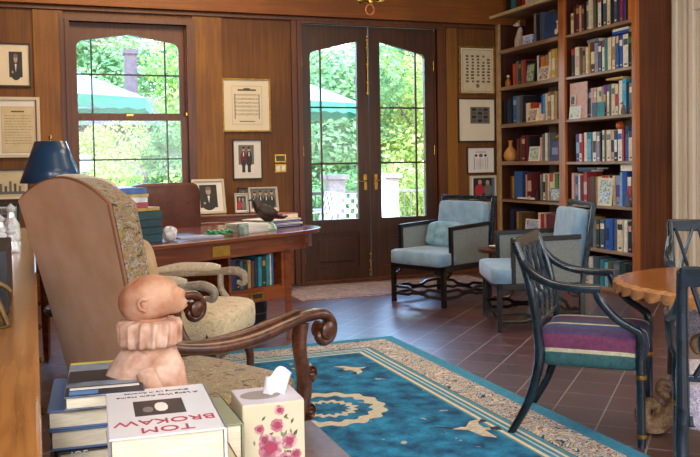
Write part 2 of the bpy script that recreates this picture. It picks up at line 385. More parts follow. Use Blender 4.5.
# french doors
def leaf(n,x0,x1,g0,g1,hx,outer_left):
    root=struct(thing('door_%d'%n,None,None)) ; y0,y1=BY+.02,BY+.07
    zt=dz1-.02; zb=.64
    t=MB(); t.b(x0,g0,y0,y1,0,zt); t.b(g1,x1,y0,y1,0,zt)
    rc=.03
    if outer_left: poly=[(g0,zt),(g0,2.33),(g0+.01,2.355),(g0+.035,2.368),(g1,2.485),(g1,zt)]
    else: poly=[(g0,zt),(g0,2.49),(g1-.035,2.37),(g1-.01,2.357),(g1,2.33),(g1,zt)]
    t.prism(poly,.05,lambda a,b,c:(a,y0+c,b)); t.b(g0,g1,y0,y1,.5,zb); t.b(g0,g1,y0,y1,0,.14)
    t.build('door_frame',w_door,root)
    MB().b(g0-.01,g1+.01,y0+.018,y0+.035,.13,.51).build('lower_panel',w_door,root)
    t=MB(); t.b(g0+.06,g1-.06,y0+.005,y0+.02,.2,.44); t.build('raised_panel',w_door,root,bevel=.012)
    t=MB(); vx=g0+.115 if outer_left else g1-.10
    t.b(vx-.009,vx+.009,y0+.015,y0+.035,zb,2.42)
    for z in (1.22,1.80): t.b(g0,g1,y0+.015,y0+.035,z-.009,z+.009)
    t.build('glazing_bar',w_door,root)
    MB().b(g0-.005,g1+.005,y0+.024,y0+.028,zb-.01,2.5).build('pane',m_glass,root)
    # handle: plate + lever
    hb=MB(); hb.box((hx,y0-.004,1.02),(.035,.008,.17)); pl=hb.build('handle_plate',m_brass,root,bevel=.003)
    h=MB(); sgn=-1 if outer_left else 1
    h.tube([(hx,y0-.005,1.035),(hx,y0-.05,1.035),(hx+sgn*.03,y0-.055,1.033),(hx+sgn*.085,y0-.055,1.03)],[.008,.007,.008,.006],8,smooth=4); h.build('door_handle',m_brass,pl,smooth=True)
    for z in (.25,1.35,2.25):
        MB().tube([(x0+.004 if outer_left else x1-.004,y0-.008,z-.05),(x0+.004 if outer_left else x1-.004,y0-.008,z+.05)],.008,8).build('hinge',m_brass,root,smooth=True)
    return root
d1=leaf(1,dx0+.016,3.305,2.668,3.178,3.255,True)
d2=leaf(2,3.315,dx1-.016,3.437,3.957,3.375,False)
# surface bolts
t=MB(); t.tube([(3.29,BY+.0,1.93),(3.29,BY+.0,2.52)],.008,8)
for z in (1.95,2.06,2.25,2.42,2.5): t.box((3.29,BY+.005,z),(.035,.02,.02))
t.lathe([(0,0),(.014,.006),(.014,.02),(0,.026)],(3.29,BY-.0,2.52),10)
t.build('surface_bolt',m_brass,d1,bevel=.002)
t=MB(); t.tube([(3.29,BY+.0,.03),(3.29,BY+.0,.3)],.007,8)
for z in (.04,.1,.2,.27): t.box((3.29,BY+.005,z),(.035,.02,.02))
t.lathe([(0,0),(.014,.006),(.014,.02),(0,.026)],(3.29,BY-.0,.29),10)
t.build('surface_bolt',m_brass,d1,bevel=.002)
struct(MB().b(dx0,dx1,BY-.03,BY+.2,0,.02).build('trim_9',w_case,bevel=.005))

# ---------------- outside ----------------
m_terrace=mat('terrace_stone','b8ab9c',.8,0,0,3,'cabfb0')
m_lawn=mat('lawn','6f8f3c',.9,0,0,2,'8cab52',.3)
struct(MB().b(-12,22,BY+.2,13.6,-.3,-.16).build('floor_terrace',m_terrace))
struct(MB().b(-30,50,13.6,60,-.9,-.7).build('ground_lawn',m_lawn))
m_rail=mat('terrace_rail_paint','59554a',.5,0,0,20,'6f6a5c')
m_post=mat('brown_stone','7a6a66',.8,0,0,10,'97877f',.3)
m_leaf=[]
for i,(a,b_) in enumerate((('6c9440','a4ba62'),('527f4a','86a868'),('8a9e48','c0c674'),('5a8658','90b076'))):
    q=mat('leaf_%d'%i,a,.6,0,0,1.7,b_); bb=q.node_tree.nodes['Principled BSDF']; bb.inputs['Subsurface Weight'].default_value=0
    # thin leaves: let light through
    n=q.node_tree.nodes; l=q.node_tree.links; tr=n.new('ShaderNodeBsdfTranslucent'); mx=n.new('ShaderNodeMixShader'); mx.inputs[0].default_value=.45
    rp=[x for x in n if x.type=='VALTORGB'][0]; l.new(rp.outputs[0],tr.inputs[0]); l.new(bb.outputs[0],mx.inputs[1]); l.new(tr.outputs[0],mx.inputs[2]); l.new(mx.outputs[0],n['Material Output'].inputs[0]); m_leaf.append(q)
m_bark=mat('bark','54463a',.9,0,0,12,'6e5e4e',.5)
def crown(mi,n,rx,rz,leaf,seed):
    rnd=random.Random(seed); bm=MB()
    blobs=[(Vector((rnd.uniform(-.6,.6)*rx,rnd.uniform(-.5,.5)*rx,rnd.uniform(-.75,.7)*rz)),rnd.uniform(.3,.5)*rx) for _ in range(16)]
    for i in range(n):
        c,r=rnd.choice(blobs); d=Vector((rnd.gauss(0,1),rnd.gauss(0,1),rnd.gauss(0,1))).normalized()
        p=c+d*r*rnd.uniform(.75,1.05); s=leaf*rnd.uniform(.6,1.4)
        a=Vector((rnd.gauss(0,1),rnd.gauss(0,1),rnd.gauss(0,1))).normalized(); b2=d.cross(a).normalized(); a=b2.cross((d+a*.6).normalized()).normalized()
        vs=[bm.bm.verts.new(p+a*s),bm.bm.verts.new(p+b2*s*.55),bm.bm.verts.new(p-a*s),bm.bm.verts.new(p-b2*s*.55)]
        bm.bm.faces.new(vs)
    return bm
TP=[]
for i in range(4):
    r=thing('tree','','tree'); 
    crown(i,15000,2.5,3.4,.075,i+3).build('crown',m_leaf[i],r,loc=(0,0,3.6))
    t=MB(); t.tube([(0,0,-.2),(.1,0,1.5),(-.05,.1,3.4)],[.22,.16,.1],10,smooth=4)
    for k in range(4): a=k*1.6; t.tube([(0,0,2+.3*k),(.7*math.cos(a),.7*math.sin(a),3.1+.3*k),(1.4*math.cos(a),1.4*math.sin(a),3.9+.4*k)],[.07,.04,.02],6,smooth=3)
    t.build('trunk',m_bark,r,smooth=True); TP.append(r)
spots=[(-1.2,19.5,1,'leafy green tree at far left beyond the terrace, seen through the sash window'),(4,44,3,'blue green tree behind the brick chimney, seen through the sash window'),(5.0,20.5,0,'light green tree at the right of the sash window view'),
(6.3,19,3,'dark green tree seen above the umbrella through the left french door'),(8.2,23,0,'bright green tree centred behind the left french door panes'),(9.6,19.5,2,'yellow green tree seen through the right french door'),(12.2,21.5,1,'dense green tree at the right edge of the right french door view'),
(1.3,17.2,2,'pale yellow green bush-like tree low in the sash window'),(7.2,31,2,'tall pale tree far behind the left french door'),(11.5,28,0,'far green tree above the railing in the right french door'),(-2.4,30,0,'far green tree behind the umbrella in the sash window'),(15,24,3,'blue green tree beyond the terrace at far right'),(-5,46,1,'large distant tree at far left behind the sash window'),(12.5,46,2,'large distant pale tree behind the left french door'),(2.9,18.6,1,'small dense tree low in the right half of the sash window'),(21,46,1,'large distant tree behind the french doors at right')]
for i,(x,y,k,lb) in enumerate(spots):
    first=not any(sp[2]==k for sp in spots[:i]); o=TP[k] if first else copy_tree(TP[k])
    o.location=(x,y,-.8); sc={7:.42,1:2.2,12:2.2,13:2.3,14:.42,15:2.2}.get(i,1)
    o.rotation_euler[2]=i*1.3; o.scale=(sc,sc,(sc if sc<1 else .62*sc+.12)*(1.0+.04*(i%3))); o['label']=lb; o['category']='tree'; o['group']='trees beyond the terrace'
# lower hedge masses
for i,(x,y,lb) in enumerate(((1.2,15.2,'low clipped shrub beyond the railing under the sash window view'),(3.2,15.4,'low shrub beyond the railing left of the umbrella base'),(5.4,15,'rounded shrub behind the lattice patio chair'),(7.3,15.3,'shrub behind the balusters in the right french door'),(9.2,15.6,'shrub at the right end of the visible railing'))):
    r=thing('shrub',lb,'shrub',(x,y,-.7),0,'shrubs behind the railing'); crown(0,4500,1.1,1.0,.045,40+i).build('foliage',m_leaf[(0,2,1,2,0)[i]],r,loc=(0,0,.9)); MB().tube([(0,0,0),(0,0,.9)],[.05,.03],8).build('stem',m_bark,r)
# railing
rl=thing('terrace_railing','dark metal balustrade with slim balusters along the terrace edge','railing',(0,13.4,-.16))
MB().b(-3,14,-.03,.03,.86,.91).build('top_rail',m_rail,rl,bevel=.01); MB().b(-3,14,-.02,.02,.1,.14).build('bottom_rail',m_rail,rl)
bal=MB().tube([(0,0,.1),(0,0,.88)],.011,6).build('baluster',m_rail,rl,loc=(2.9,0,0))
for k in range(1,46):
    c=bal.copy(); C.objects.link(c); c.parent=rl; c.location=(2.9+.125*k,0,0)
for x,y,lb in ((4.62,13.05,'square brown stone terrace pier behind the lattice patio chair'),(5.62,13.15,'brown terrace pier with cap, behind the white folded umbrella')):
    r=thing('terrace_pier',lb,'pier',(x,y,-.16)); MB().b(-.14,.14,-.14,.14,0,1.12).build('shaft',m_post,r,bevel=.01); MB().b(-.19,.19,-.19,.19,1.12,1.2).build('cap',m_post,r,bevel=.015)
# patio umbrellas
m_can=mat('umbrella_canvas','8fb0b4',.8,0,0,4,'9cbabc'); m_can.node_tree.nodes['Principled BSDF'].inputs['Subsurface Weight'].default_value=0
m_cang=mat('umbrella_green_valance','2c8466',.8,0,0,6,'3f9476')
def umbrella(loc,label,rad,h,drop,rz):
    r=thing('patio_umbrella',label,'umbrella',loc,rz)
    t=MB(); n=8; ap=t.bm.verts.new((0,0,h)); rings=[]
    for q in (.35,.7,1.0):
        rings.append([t.bm.verts.new((rad*q*math.cos(2*PI*k/n),rad*q*math.sin(2*PI*k/n),h-drop*q**1.15)) for k in range(n)])
    for k in range(n):
        t.bm.faces.new((ap,rings[0][k],rings[0][(k+1)%n]))
        for A,B in zip(rings,rings[1:]): t.bm.faces.new((A[k],B[k],B[(k+1)%n],A[(k+1)%n]))
    t.build('canopy',m_can,r,solid=.006)
    t=MB(); 
    for k in range(n):
        A=Vector((rad*math.cos(2*PI*k/n),rad*math.sin(2*PI*k/n),h-drop)); B=Vector((rad*math.cos(2*PI*(k+1)/n),rad*math.sin(2*PI*(k+1)/n),h-drop))
        for j in range(4):
            p=A.lerp(B,j/4);q=A.lerp(B,(j+1)/4);mid=(p+q)/2-Vector((0,0,.15))
            t.bm.faces.new([t.bm.verts.new(v) for v in (p,p-Vector((0,0,.12)),mid,q-Vector((0,0,.12)),q)])
    t.build('valance',m_cang,r,solid=.006)
    t=MB(); t.tube([(0,0,0),(0,0,h)],.025,10); t.build('pole',m_post,r,smooth=True)
    for k in range(n): MB().tube([(0,0,h-.35),(rad*.98*math.cos(2*PI*k/n),rad*.98*math.sin(2*PI*k/n),h-drop-.02)],.008,5).build('rib',m_post,r)
    MB().lathe([(.25,0),(.25,.05),(.06,.09),(.04,.3)],seg=20).build('base',m_post,r,smooth=True)
    return r
umbrella((.15,11.3,-.16),'pale canvas umbrella with green valance seen through the sash window',1.38,2.72,.5,.2)
umbrella((3.32,12.0,-.16),'pale canvas umbrella with green valance seen through the left french door',1.36,2.72,.5,.1)
# folded white umbrella cover
r=thing('folded_umbrella','bright white folded parasol standing beside the right door handle','umbrella',(4.85,11.6,-.16))
MB().lathe([(.24,.25),(.23,.45),(.17,.8),(.1,1.05),(.05,1.18),(0,1.2)],seg=18,fn=lambda a,z:1+.06*math.cos(6*a)).build('canopy',mat('white_canvas','f4f1ec',.7),r,smooth=True)
MB().lathe([(.02,0),(.02,1.25),(0,1.28)],seg=8).build('pole',m_post,r,smooth=True); MB().lathe([(.22,0),(.2,.06),(.03,.08)],seg=16).build('base',m_post,r,smooth=True)
# lattice patio chair
m_pc=mat('white_patio_metal','d8d6da',.5)
def patio_chair(loc,rz,label):
    r=thing('patio_chair',label,'chair',loc,rz,'white lattice patio chairs')
    def lattice(o,u,v,nu,nv):
        t=MB(); o=Vector(o);u=Vector(u);v=Vector(v)
        for i in range(nu+1): t.bar(o+u*i/nu,o+u*i/nu+v,.012,.006)
        for j in range(nv+1): t.bar(o+v*j/nv,o+v*j/nv+u,.012,.006)
        for i in range(nu):
            for j in range(nv):
                if (i+j)%2: 
                    c=o+u*(i+.5)/nu+v*(j+.5)/nv; t.bar(c-u/nu/2,c+u/nu/2,.05,.006,up=u.cross(v))
        return t
    lattice((-.25,-.22,.42),(.5,0,0),(0,.48,0),7,7).build('seat',m_pc,r); lattice((-.25,-.22,.44),(.5,0,0),(0,-.14,.5),7,7).build('backrest',m_pc,r)
    for s in (-1,1):
        for y in (-.2,.24): MB().tube([(s*.25,y,.44),(s*.27,y*1.1,0)],.014,8).build('leg',m_pc,r)
        MB().tube([(s*.27,-.3,.66),(s*.28,0,.66),(s*.28,.24,.62),(s*.26,.24,.42)],.014,8,smooth=4).build('armrest',m_pc,r,smooth=True)
patio_chair((4.18,11.2,-.16),R(150),'white lattice patio chair in front of the brown pier, behind the left door')
patio_chair((4.0,12.3,-.16),R(100),'white lattice patio chair further back at the left railing')
# house wing with chimney
hs=thing('neighbouring_house','distant brick house with grey roof and tall brick chimney','house',(2.8,30,-1.5))
m_roof=mat('grey_shingle','4c464e',.8,0,0,6,'5a545e'); m_brick=mat('chimney_brick','463a40',.85,0,0,9,'564850')
MB().b(-1.6,4,-1,3,0,4.2).build('wall',m_brick,hs)
t=MB(); t.prism([(-2,4.1),(.4,5.1),(4.4,4.1)],5,lambda a,b,c:(a,c-1.6,b)); t.build('roof',m_roof,hs)
t=MB(); t.b(.2,.6,-.6,-.1,4.3,6.7); t.b(.16,.64,-.66,-.06,6.55,6.7); t.build('chimney',m_brick,hs)
# garden lamp, white planter
r=thing('garden_lamp','globe garden lamp on a slim post behind the blue table lamp','lamp',(.66,12.3,-.16)); MB().lathe([(.03,0),(.02,.1),(.02,1.3),(.05,1.33)],seg=10).build('post',m_rail,r,smooth=True); MB().sup((0,0,1.45),(.24,.24,.26),1,1,16,10).build('globe',mat('milky_globe','dfeef5',.3),r,smooth=True)
r=thing('outdoor_planter','white square planter on the terrace seen behind the tan armchair top','planter',(1.35,11.5,-.16)); t=MB(); t.b(-.3,.3,-.2,.2,0,1.05); t.b(-.34,.34,-.24,.24,1.05,1.12); t.build('box',m_pc,r,bevel=.01)

# ---------------- rugs ----------------
def rugmat():
    M=bpy.data.materials.new('blue_rug'); M.use_nodes=True; n=M.node_tree.nodes; l=M.node_tree.links; b=n['Principled BSDF']; b.inputs['Roughness'].default_value=.95
    tc=n.new('ShaderNodeTexCoord'); sp=n.new('ShaderNodeSeparateXYZ'); l.new(tc.outputs['Object'],sp.inputs[0])
    def mth(op,a,b_=None,c=None):
        q=n.new('ShaderNodeMath'); q.operation=op
        for i,v in enumerate((a,b_,c)):
            if v is None: continue
            if isinstance(v,(int,float)): q.inputs[i].default_value=v
            else: l.new(v,q.inputs[i])
        return q.outputs[0]
    x,y=sp.outputs[0],sp.outputs[1]
    # distance to nearest edge, half sizes HX, HY
    ex=mth('SUBTRACT',RHX,mth('ABSOLUTE',x)); ey=mth('SUBTRACT',RHY,mth('ABSOLUTE',y)); d=mth('MINIMUM',ex,ey)
    nz=n.new('ShaderNodeTexNoise'); nz.inputs['Scale'].default_value=9; nz.inputs['Detail'].default_value=5; l.new(tc.outputs['Object'],nz.inputs[0])
    n2=n.new('ShaderNodeTexNoise'); n2.inputs['Scale'].default_value=10; n2.inputs['Detail'].default_value=2; n2.inputs['Distortion'].default_value=1.5; l.new(tc.outputs['Object'],n2.inputs[0])
    fld=n.new('ShaderNodeValToRGB'); e=fld.color_ramp.elements; e[0].position=.35; e[0].color=lin('084a74'); e[1].position=.66; e[1].color=lin('2590c4'); l.new(nz.outputs[0],fld.inputs[0])
    mot=n.new('ShaderNodeValToRGB'); e=mot.color_ramp.elements
    for i,(p,c) in enumerate(((.0,'d8d2c8'),(.38,'9a7060'),(.42,'e0dace'),(.46,'3a6c94'),(.49,'d8d0c4'),(.54,'9a6c58'),(.565,'ccc8c4'),(.59,'20486e'),(.63,'ddd4c6'))):
        if i<2: e[i].position=p; e[i].color=lin(c)
        else: q=e.new(p); q.color=lin(c)
    mot.color_ramp.interpolation='CONSTANT'; l.new(n2.outputs[0],mot.inputs[0])
    bd=n.new('ShaderNodeValToRGB'); bd.color_ramp.interpolation='CONSTANT'; e=bd.color_ramp.elements
    # value = band index: 0 plain blue, .5 motif, 1 cream
    bands=[(0,(0.05,.30,.50)),(.085,(0,0,0)),(.27,(0.09,.3,.42)),(.30,(.78,.7,.52)),(.315,(.07,.27,.42)),(.335,(.5,.68,.72)),(.345,(.07,.27,.42)),(.37,(.78,.68,.48)),(.39,(.09,.3,.42)),(.405,(1,1,1))]
    for i,(p,c) in enumerate(bands):
        if i<2: e[i].position=p; e[i].color=(c[0],c[1],c[2],1)
        else: q=e.new(p); q.color=(c[0],c[1],c[2],1)
    l.new(d,bd.inputs[0])
    def mix(fac,a,b_):
        q=n.new('ShaderNodeMix'); q.data_type='RGBA'; l.new(fac,q.inputs[0]); l.new(a,q.inputs[6]); l.new(b_,q.inputs[7]); return q.outputs[2]
    motmask=mth('MULTIPLY',mth('GREATER_THAN',d,.085),mth('LESS_THAN',d,.27)); fldmask=mth('GREATER_THAN',d,.405)
    # medallion rings (with petals)
    r=mth('SQRT',mth('ADD',mth('POWER',x,2),mth('POWER',mth('SUBTRACT',y,RMY),2))); an=mth('ARCTAN2',mth('SUBTRACT',y,RMY),x)
    rr=mth('ADD',r,mth('MULTIPLY',mth('SINE',mth('MULTIPLY',an,16)),.012)); rr=mth('ADD',rr,mth('MULTIPLY',mth('SUBTRACT',n2.outputs[0],.5),.03))
    ring1=mth('MULTIPLY',mth('GREATER_THAN',rr,.215),mth('LESS_THAN',rr,.285)); ring2=mth('MULTIPLY',mth('GREATER_THAN',rr,.10),mth('LESS_THAN',rr,.14))
    rings=mth('ADD',ring1,ring2)
    n3=n.new('ShaderNodeTexNoise'); n3.inputs['Scale'].default_value=4.2; n3.inputs['Detail'].default_value=2; n3.inputs['Distortion'].default_value=2.2; l.new(tc.outputs['Object'],n3.inputs[0])
    spots=mth('MULTIPLY',mth('GREATER_THAN',n3.outputs[0],.69),fldmask)
    c=mix(motmask,bd.outputs[0],mot.outputs[0]); c=mix(fldmask,c,fld.outputs[0])
    cr_=n.new('ShaderNodeRGB'); cr_.outputs[0].default_value=lin('d4cdb8')
    mk=mth('MULTIPLY',rings,fldmask); c=mix(mk,c,cr_.outputs[0]); c=mix(mth('MULTIPLY',spots,.6),c,cr_.outputs[0])
    # pile streaks
    q=n.new('ShaderNodeMix'); q.data_type='RGBA'; q.blend_type='OVERLAY'; q.inputs[0].default_value=.45; l.new(c,q.inputs[6]); nq=n.new('ShaderNodeTexNoise'); nq.inputs['Scale'].default_value=60; nq.inputs['Detail'].default_value=4; l.new(tc.outputs['Object'],nq.inputs[0]); l.new(nq.outputs[0],q.inputs[7])
    l.new(q.outputs[2],b.inputs['Base Color'])
    bp=n.new('ShaderNodeBump'); bp.inputs['Strength'].default_value=.3; bp.inputs['Distance'].default_value=.005; l.new(nq.outputs[0],bp.inputs['Height']); l.new(bp.outputs[0],b.inputs['Normal'])
    return M
RX0,RX1,RY0,RY1=.35,2.31,1.9,5.39; RHX=(RX1-RX0)/2; RHY=(RY1-RY0)/2; RMY=3.91-(RY0+RY1)/2
rug=thing('area_rug','blue oriental rug with cream floral border, medallion and flying cranes','rug',((RX0+RX1)/2,(RY0+RY1)/2,0))
MB().b(-RHX,RHX,-RHY,RHY,.0005,.011).build('pile',rugmat(),rug,bevel=.003)
m_crane=mat('crane_cream','ded8c8',.9,0,0,40,'bfae90'); m_craned=mat('crane_dark','26323c',.9)
def crane(cx,cy,a,s):
    t=MB(); ca,sa=math.cos(a),math.sin(a)
    def P(pts,mi,z):
        t.prism([((x*ca-y*sa)*s+cx,(x*sa+y*ca)*s+cy) for x,y in pts],.0006,lambda u,v,c:(u,v,.0112+z+c),mi)
    P([(-.05,0),(0,.035),(.08,.02),(.16,.015),(.16,-.02),(.06,-.03)],0,0)          # body
    P([(.02,.02),(.06,.13),(.13,.17),(.10,.08),(.12,.02)],0,.0002)                # wing
    P([(.03,-.02),(.09,-.12),(.16,-.15),(.13,-.06),(.11,-.01)],0,.0002)
    P([(-.05,0),(-.12,.03),(-.18,.01),(-.12,.045),(-.04,.02)],1,.0003); P([(.15,.02),(.2,.035),(.21,-.03),(.15,-.02)],1,.0003)
    P([(.10,.10),(.13,.17),(.16,.12)],1,.0005)
    return t.build('crane_motif',[m_crane,m_craned],rug)
ox,oy=(RX0+RX1)/2,(RY0+RY1)/2
crane(1.78-ox,3.36-oy,-.35,.85); crane(1.78-ox,4.62-oy,3.3,.75); crane(1.0-ox,2.9-oy,1.2,1)
m_drug=floral('door_rug_weave',['8a6a6a','b49a98','7a6a80','a8989c','c4a8a0','8c7c90'],9)
dr=MB().b(-1.15,.95,-.42,.42,.001,.009).build('door_rug',m_drug,bevel=.002,loc=(3.35,7.55,0)); tag(dr,'faded pink and lavender runner rug lying before the french doors','rug')
# door rug border
t=MB(); 
for a in ((-1.1,.9,-.38,-.36),(-1.1,.9,.36,.38)): t.b(a[0],a[1],a[2],a[3],.0091,.0096)
t.build('woven_border',mat('rug_border_rust','7a4438',.9),dr)

# ---------------- bookcase ----------------
BX=4.806; BE=5.16
ZS=[.06,.40,.80,1.20,1.605,2.01,2.41,2.81]
bc=thing('bookcase','tall built-in walnut bookcase filled with books along the right wall','bookcase',(BX,5.86,0))
t=MB(); t.b(0,.37,0,.045,0,3.38).build('end_panel',w_end,bc,bevel=.003)
MB().b(-.012,.03,-.004,.05,0,3.38).build('front_stile',wood('stile_lit_orange','96501a','b4682a',3,(1.5,1.5,.08),.45,.15),bc,bevel=.004)  # brighter orange puts the lit front edge into the wood colour
MB().b(-.012,.02,1.02,1.12,0,3.38)  .build('front_stile',MATS['stile_lit_orange'],bc,bevel=.004)
MB().b(-.012,.02,2.24,2.30,0,3.38).build('front_stile',mat('stile_lit_pale','a58253',.5,0,0,12,'b8956a'),bc,bevel=.004)  # pale colour stands for light falling on this far stile
MB().b(.02,.36,1.05,1.09,0,3.38).build('divider',w_shelfdark,bc)
MB().b(.02,.36,2.29,2.32,0,3.38).build('side_panel',w_shelfdark,bc)
MB().b(.34,.36,.04,2.3,0,3.38).build('back_panel',w_shelfdark,bc)
MB().b(.30,.34,1.63,1.75,0,3.38).build('back_post',mat('grey_oak_post','8a7a68',.6,0,0,12,'9c8b76'),bc)
for z in ZS:
    MB().b(.0,.34,.045,1.05,z-.028,z).build('shelf',w_edge,bc,bevel=.003)
    MB().b(.0,.34,1.09,2.29,z-.028 ,z+.012*(1 if 1<z<2.7 else 0)).build('shelf',w_edge,bc,bevel=.003)
MB().b(0,.02,.045,2.3,0,.035).build('plinth',w_shelf,bc)
# brass ladder rail
r=thing('ladder_rail','brass ladder rail running along the top of the left bookcase bay','rail',(4.70,8.13,2.775))
MB().tube([(0,0,0),(0,-2.2,0)],.017,10).build('tube',mat('pale_brass','ead9a6',.35,.15,0,20,'dcc88e'),r,smooth=True)
for y in (-.02,-1.15): MB().tube([(0,y,0),(.1,y,0)],.009,8).build('bracket',m_brass,r,smooth=True)

COL={'black':'16151a','navy':'1d2c52','blue':'2e5d9e','royal blue':'1f4fae','light blue':'79aecb','sky blue':'3c9bd0','teal':'2a7f8a','green':'3f7a35','dark green':'23392c','grey':'6f747a','lavender':'8f8fb0','purple':'4a3a80','magenta':'8a2d5a','pink':'c9a29a','red':'a8282a','maroon':'5e2024','orange':'c8702a','yellow':'d0a63e','gold':'b08a3c','tan':'a07c50','brown':'5a3a22','cream':'d8cbb0','white':'dedbd4','orange red':'b8452a','olive':'5a5a38','slate':'46556a'}
ORD=['first','second','third','fourth','fifth','sixth','seventh','eighth','ninth','tenth','eleventh','twelfth','thirteenth','fourteenth','fifteenth','sixteenth','seventeenth','eighteenth','nineteenth','twentieth','twenty-first','twenty-second','twenty-third','twenty-fourth','twenty-fifth']
def bmat(c): return mat('book_'+c.replace(' ','_'),COL[c],.55,0,0,30,tuple(min(1,int(COL[c][i:i+2],16)/255*1.12+.01) for i in (0,2,4)))
def book(name,label,w,h,d,c,band=None,loc=(0,0,0),group=None,tilt=0):
    """upright book: spine faces -X, thickness along Y"""
    r=thing(name,label,'book',loc,0,group)
    t=MB(); t.b(0,.0025,0,w,0,h); t.b(0,d,0,.0022,0,h); t.b(0,d,w-.0022,w,0,h)
    if band:
        z0,z1=(h*.68,h*.86) if band[1]==0 else ((h*.3,h*.7) if band[1]==1 else (h*.78,h))
        t.b(-.0006,.0,w*.08,w*.92,z0,z1,mi=1)
        t.b(-.0006,.0,w*.25,w*.75,h*.08,h*.13,mi=1)
    t.build('cover',[bmat(c),bmat(band[0]) if band else bmat(c)],r)
    MB().b(.003,d-.003,.0022,w-.0022,.003,h-.004).build('page_block',m_pages,r)
    if tilt: r.rotation_euler[0]=tilt
    return r
def shelf_row(bay,zi,z,y1,y0,items,grp,shelfname,dpt=.03):
    """items: (colour, relative thickness, height, band) placed from y1 (left in photo) to y0"""
    tot=sum(i[1] for i in items); k=(y1-y0)/tot; y=y1; n=len(items)
    labs=[]
    for i,it in enumerate(items):
        c=it[0]; w=it[1]*k; h=it[2]; band=it[3] if len(it)>3 else None
        th='thick' if w>.055 else ('slim' if w<.032 else ''); ht='tall' if h>.27 else ('short' if h<.2 else '')
        ltxt=' '.join(x for x in (ht,th,c) if x)
        bt=' with %s label'%band[0] if band else ''
        if bt and len(ltxt.split())+len(bt.split())+len(shelfname.split())+(4 if 'part' not in shelfname else 2)>13: bt=''
        L='%s book%s, %s %s'%(ltxt,bt,ORD[i] if 'part' in shelfname else ORD[i]+' from left on',shelfname)
        book('book',L,w*.94,h,.155+.03*random.random(),c,band,(BX+dpt+.012*random.random(),y-w,z),grp)
        y-=w
g=lambda s:'books on the '+s
N='right bay, '
B=[('white',0),('gold',0),('cream',0),('black',0),('red',0)]
def b_(c,w,h,*a): return (c,w,h)+tuple(a)
# right bay, left->right in photo. bay Y from 6.86 down to 5.92
shelf_row('R',6,2.41,6.84,5.92,[b_('cream',1.1,.2,('gold',0)),b_('maroon',.8,.25),b_('maroon',1.3,.27,('gold',0)),b_('pink',.8,.25),b_('maroon',1,.25,('gold',0)),b_('black',.7,.26),b_('grey',1,.27,('cream',0)),b_('cream',1.3,.29),b_('olive',1.2,.29),b_('black',.8,.26),b_('white',1.2,.29,('red',2)),b_('black',.5,.28),b_('slate',1.2,.3,('white',0)),b_('cream',1.1,.3,('red',2)),b_('black',1.2,.3),b_('slate',1,.29,('white',0)),b_('navy',1,.3),b_('magenta',1,.3,('gold',0)),b_('purple',.8,.29),b_('black',.8,.29),b_('orange',1.2,.3),b_('yellow',.9,.3)],g('top right bay shelf'),'the top right-bay shelf')
shelf_row('R',5,2.01,6.84,5.93,[b_('black',1.3,.26,('red',2)),b_('cream',1.5,.27,('pink',1)),b_('brown',1.2,.26),b_('tan',.8,.26,('black',0)),b_('cream',.9,.25),b_('gold',.7,.28),b_('maroon',1.3,.28,('cream',1)),b_('lavender',1.1,.27),b_('slate',1,.27,('white',0)),b_('white',.9,.28,('magenta',2)),b_('teal',1,.29),b_('cream',1.2,.29),b_('cream',1,.29,('tan',1)),b_('blue',1,.29,('pink',2)),b_('royal blue',1,.29,('white',0)),b_('white',1.6,.29,('slate',0)),b_('black',1.2,.3,('green',0)),b_('tan',.5,.3)],g('second right bay shelf'),'the second right-bay shelf')
shelf_row('R',4,1.605,6.60,5.93,[b_('black',.8,.26,('tan',0)),b_('navy',1,.27,('light blue',0)),b_('pink',1.2,.27),b_('pink',1,.27,('cream',0)),b_('cream',1.1,.27),b_('cream',1.2,.27,('grey',0)),b_('lavender',.8,.27),b_('magenta',1,.28,('yellow',1)),b_('white',1.1,.28,('blue',2)),b_('olive',.8,.28),b_('cream',1.4,.28,('grey',0)),b_('cream',1.3,.27,('red',1)),b_('white',1.5,.3),b_('sky blue',1.6,.31,('light blue',0)),b_('black',1,.28),b_('grey',1.1,.27,('cream',0)),b_('cream',.8,.27)],g('third right bay shelf'),'the third right-bay shelf')
shelf_row('R',3,1.20,6.78,5.92,[b_('purple',1.2,.26,('light blue',1)),b_('white',.9,.26,('red',1)),b_('red',.5,.26),b_('white',.9,.27),b_('light blue',1.4,.27,('teal',2)),b_('teal',.6,.27),b_('white',1.1,.27,('brown',1)),b_('lavender',1,.27,('white',0)),b_('black',.6,.26),b_('white',.8,.28,('grey',0)),b_('olive',.6,.28),b_('cream',1.4,.28,('grey',0)),b_('pink',.9,.27,('navy',1)),b_('navy',.9,.27,('white',1)),b_('white',1.3,.28,('blue',0)),b_('red',.6,.28),b_('blue',1,.3,('navy',2)),b_('cream',1.2,.26,('navy',2)),b_('grey',.8,.3)],g('fourth right bay shelf'),'the fourth right-bay shelf')
shelf_row('R',2,.80,6.84,5.92,[b_('pink',1,.29),b_('blue',.9,.26,('lavender',1)),b_('white',.7,.28),b_('maroon',1,.27),b_('red',1.3,.3,('pink',1)),b_('maroon',1,.25),b_('brown',1.4,.26),b_('tan',.8,.26),b_('cream',.9,.26),b_('white',2.6,.27,('red',2)),b_('black',.8,.28),b_('cream',.9,.27),b_('lavender',1.3,.27,('purple',1)),b_('light blue',.7,.3),b_('royal blue',1.3,.31),b_('white',1.2,.26,('red',1)),b_('grey',1.2,.26,('maroon',0))],g('fifth right bay shelf'),'the fifth right-bay shelf')
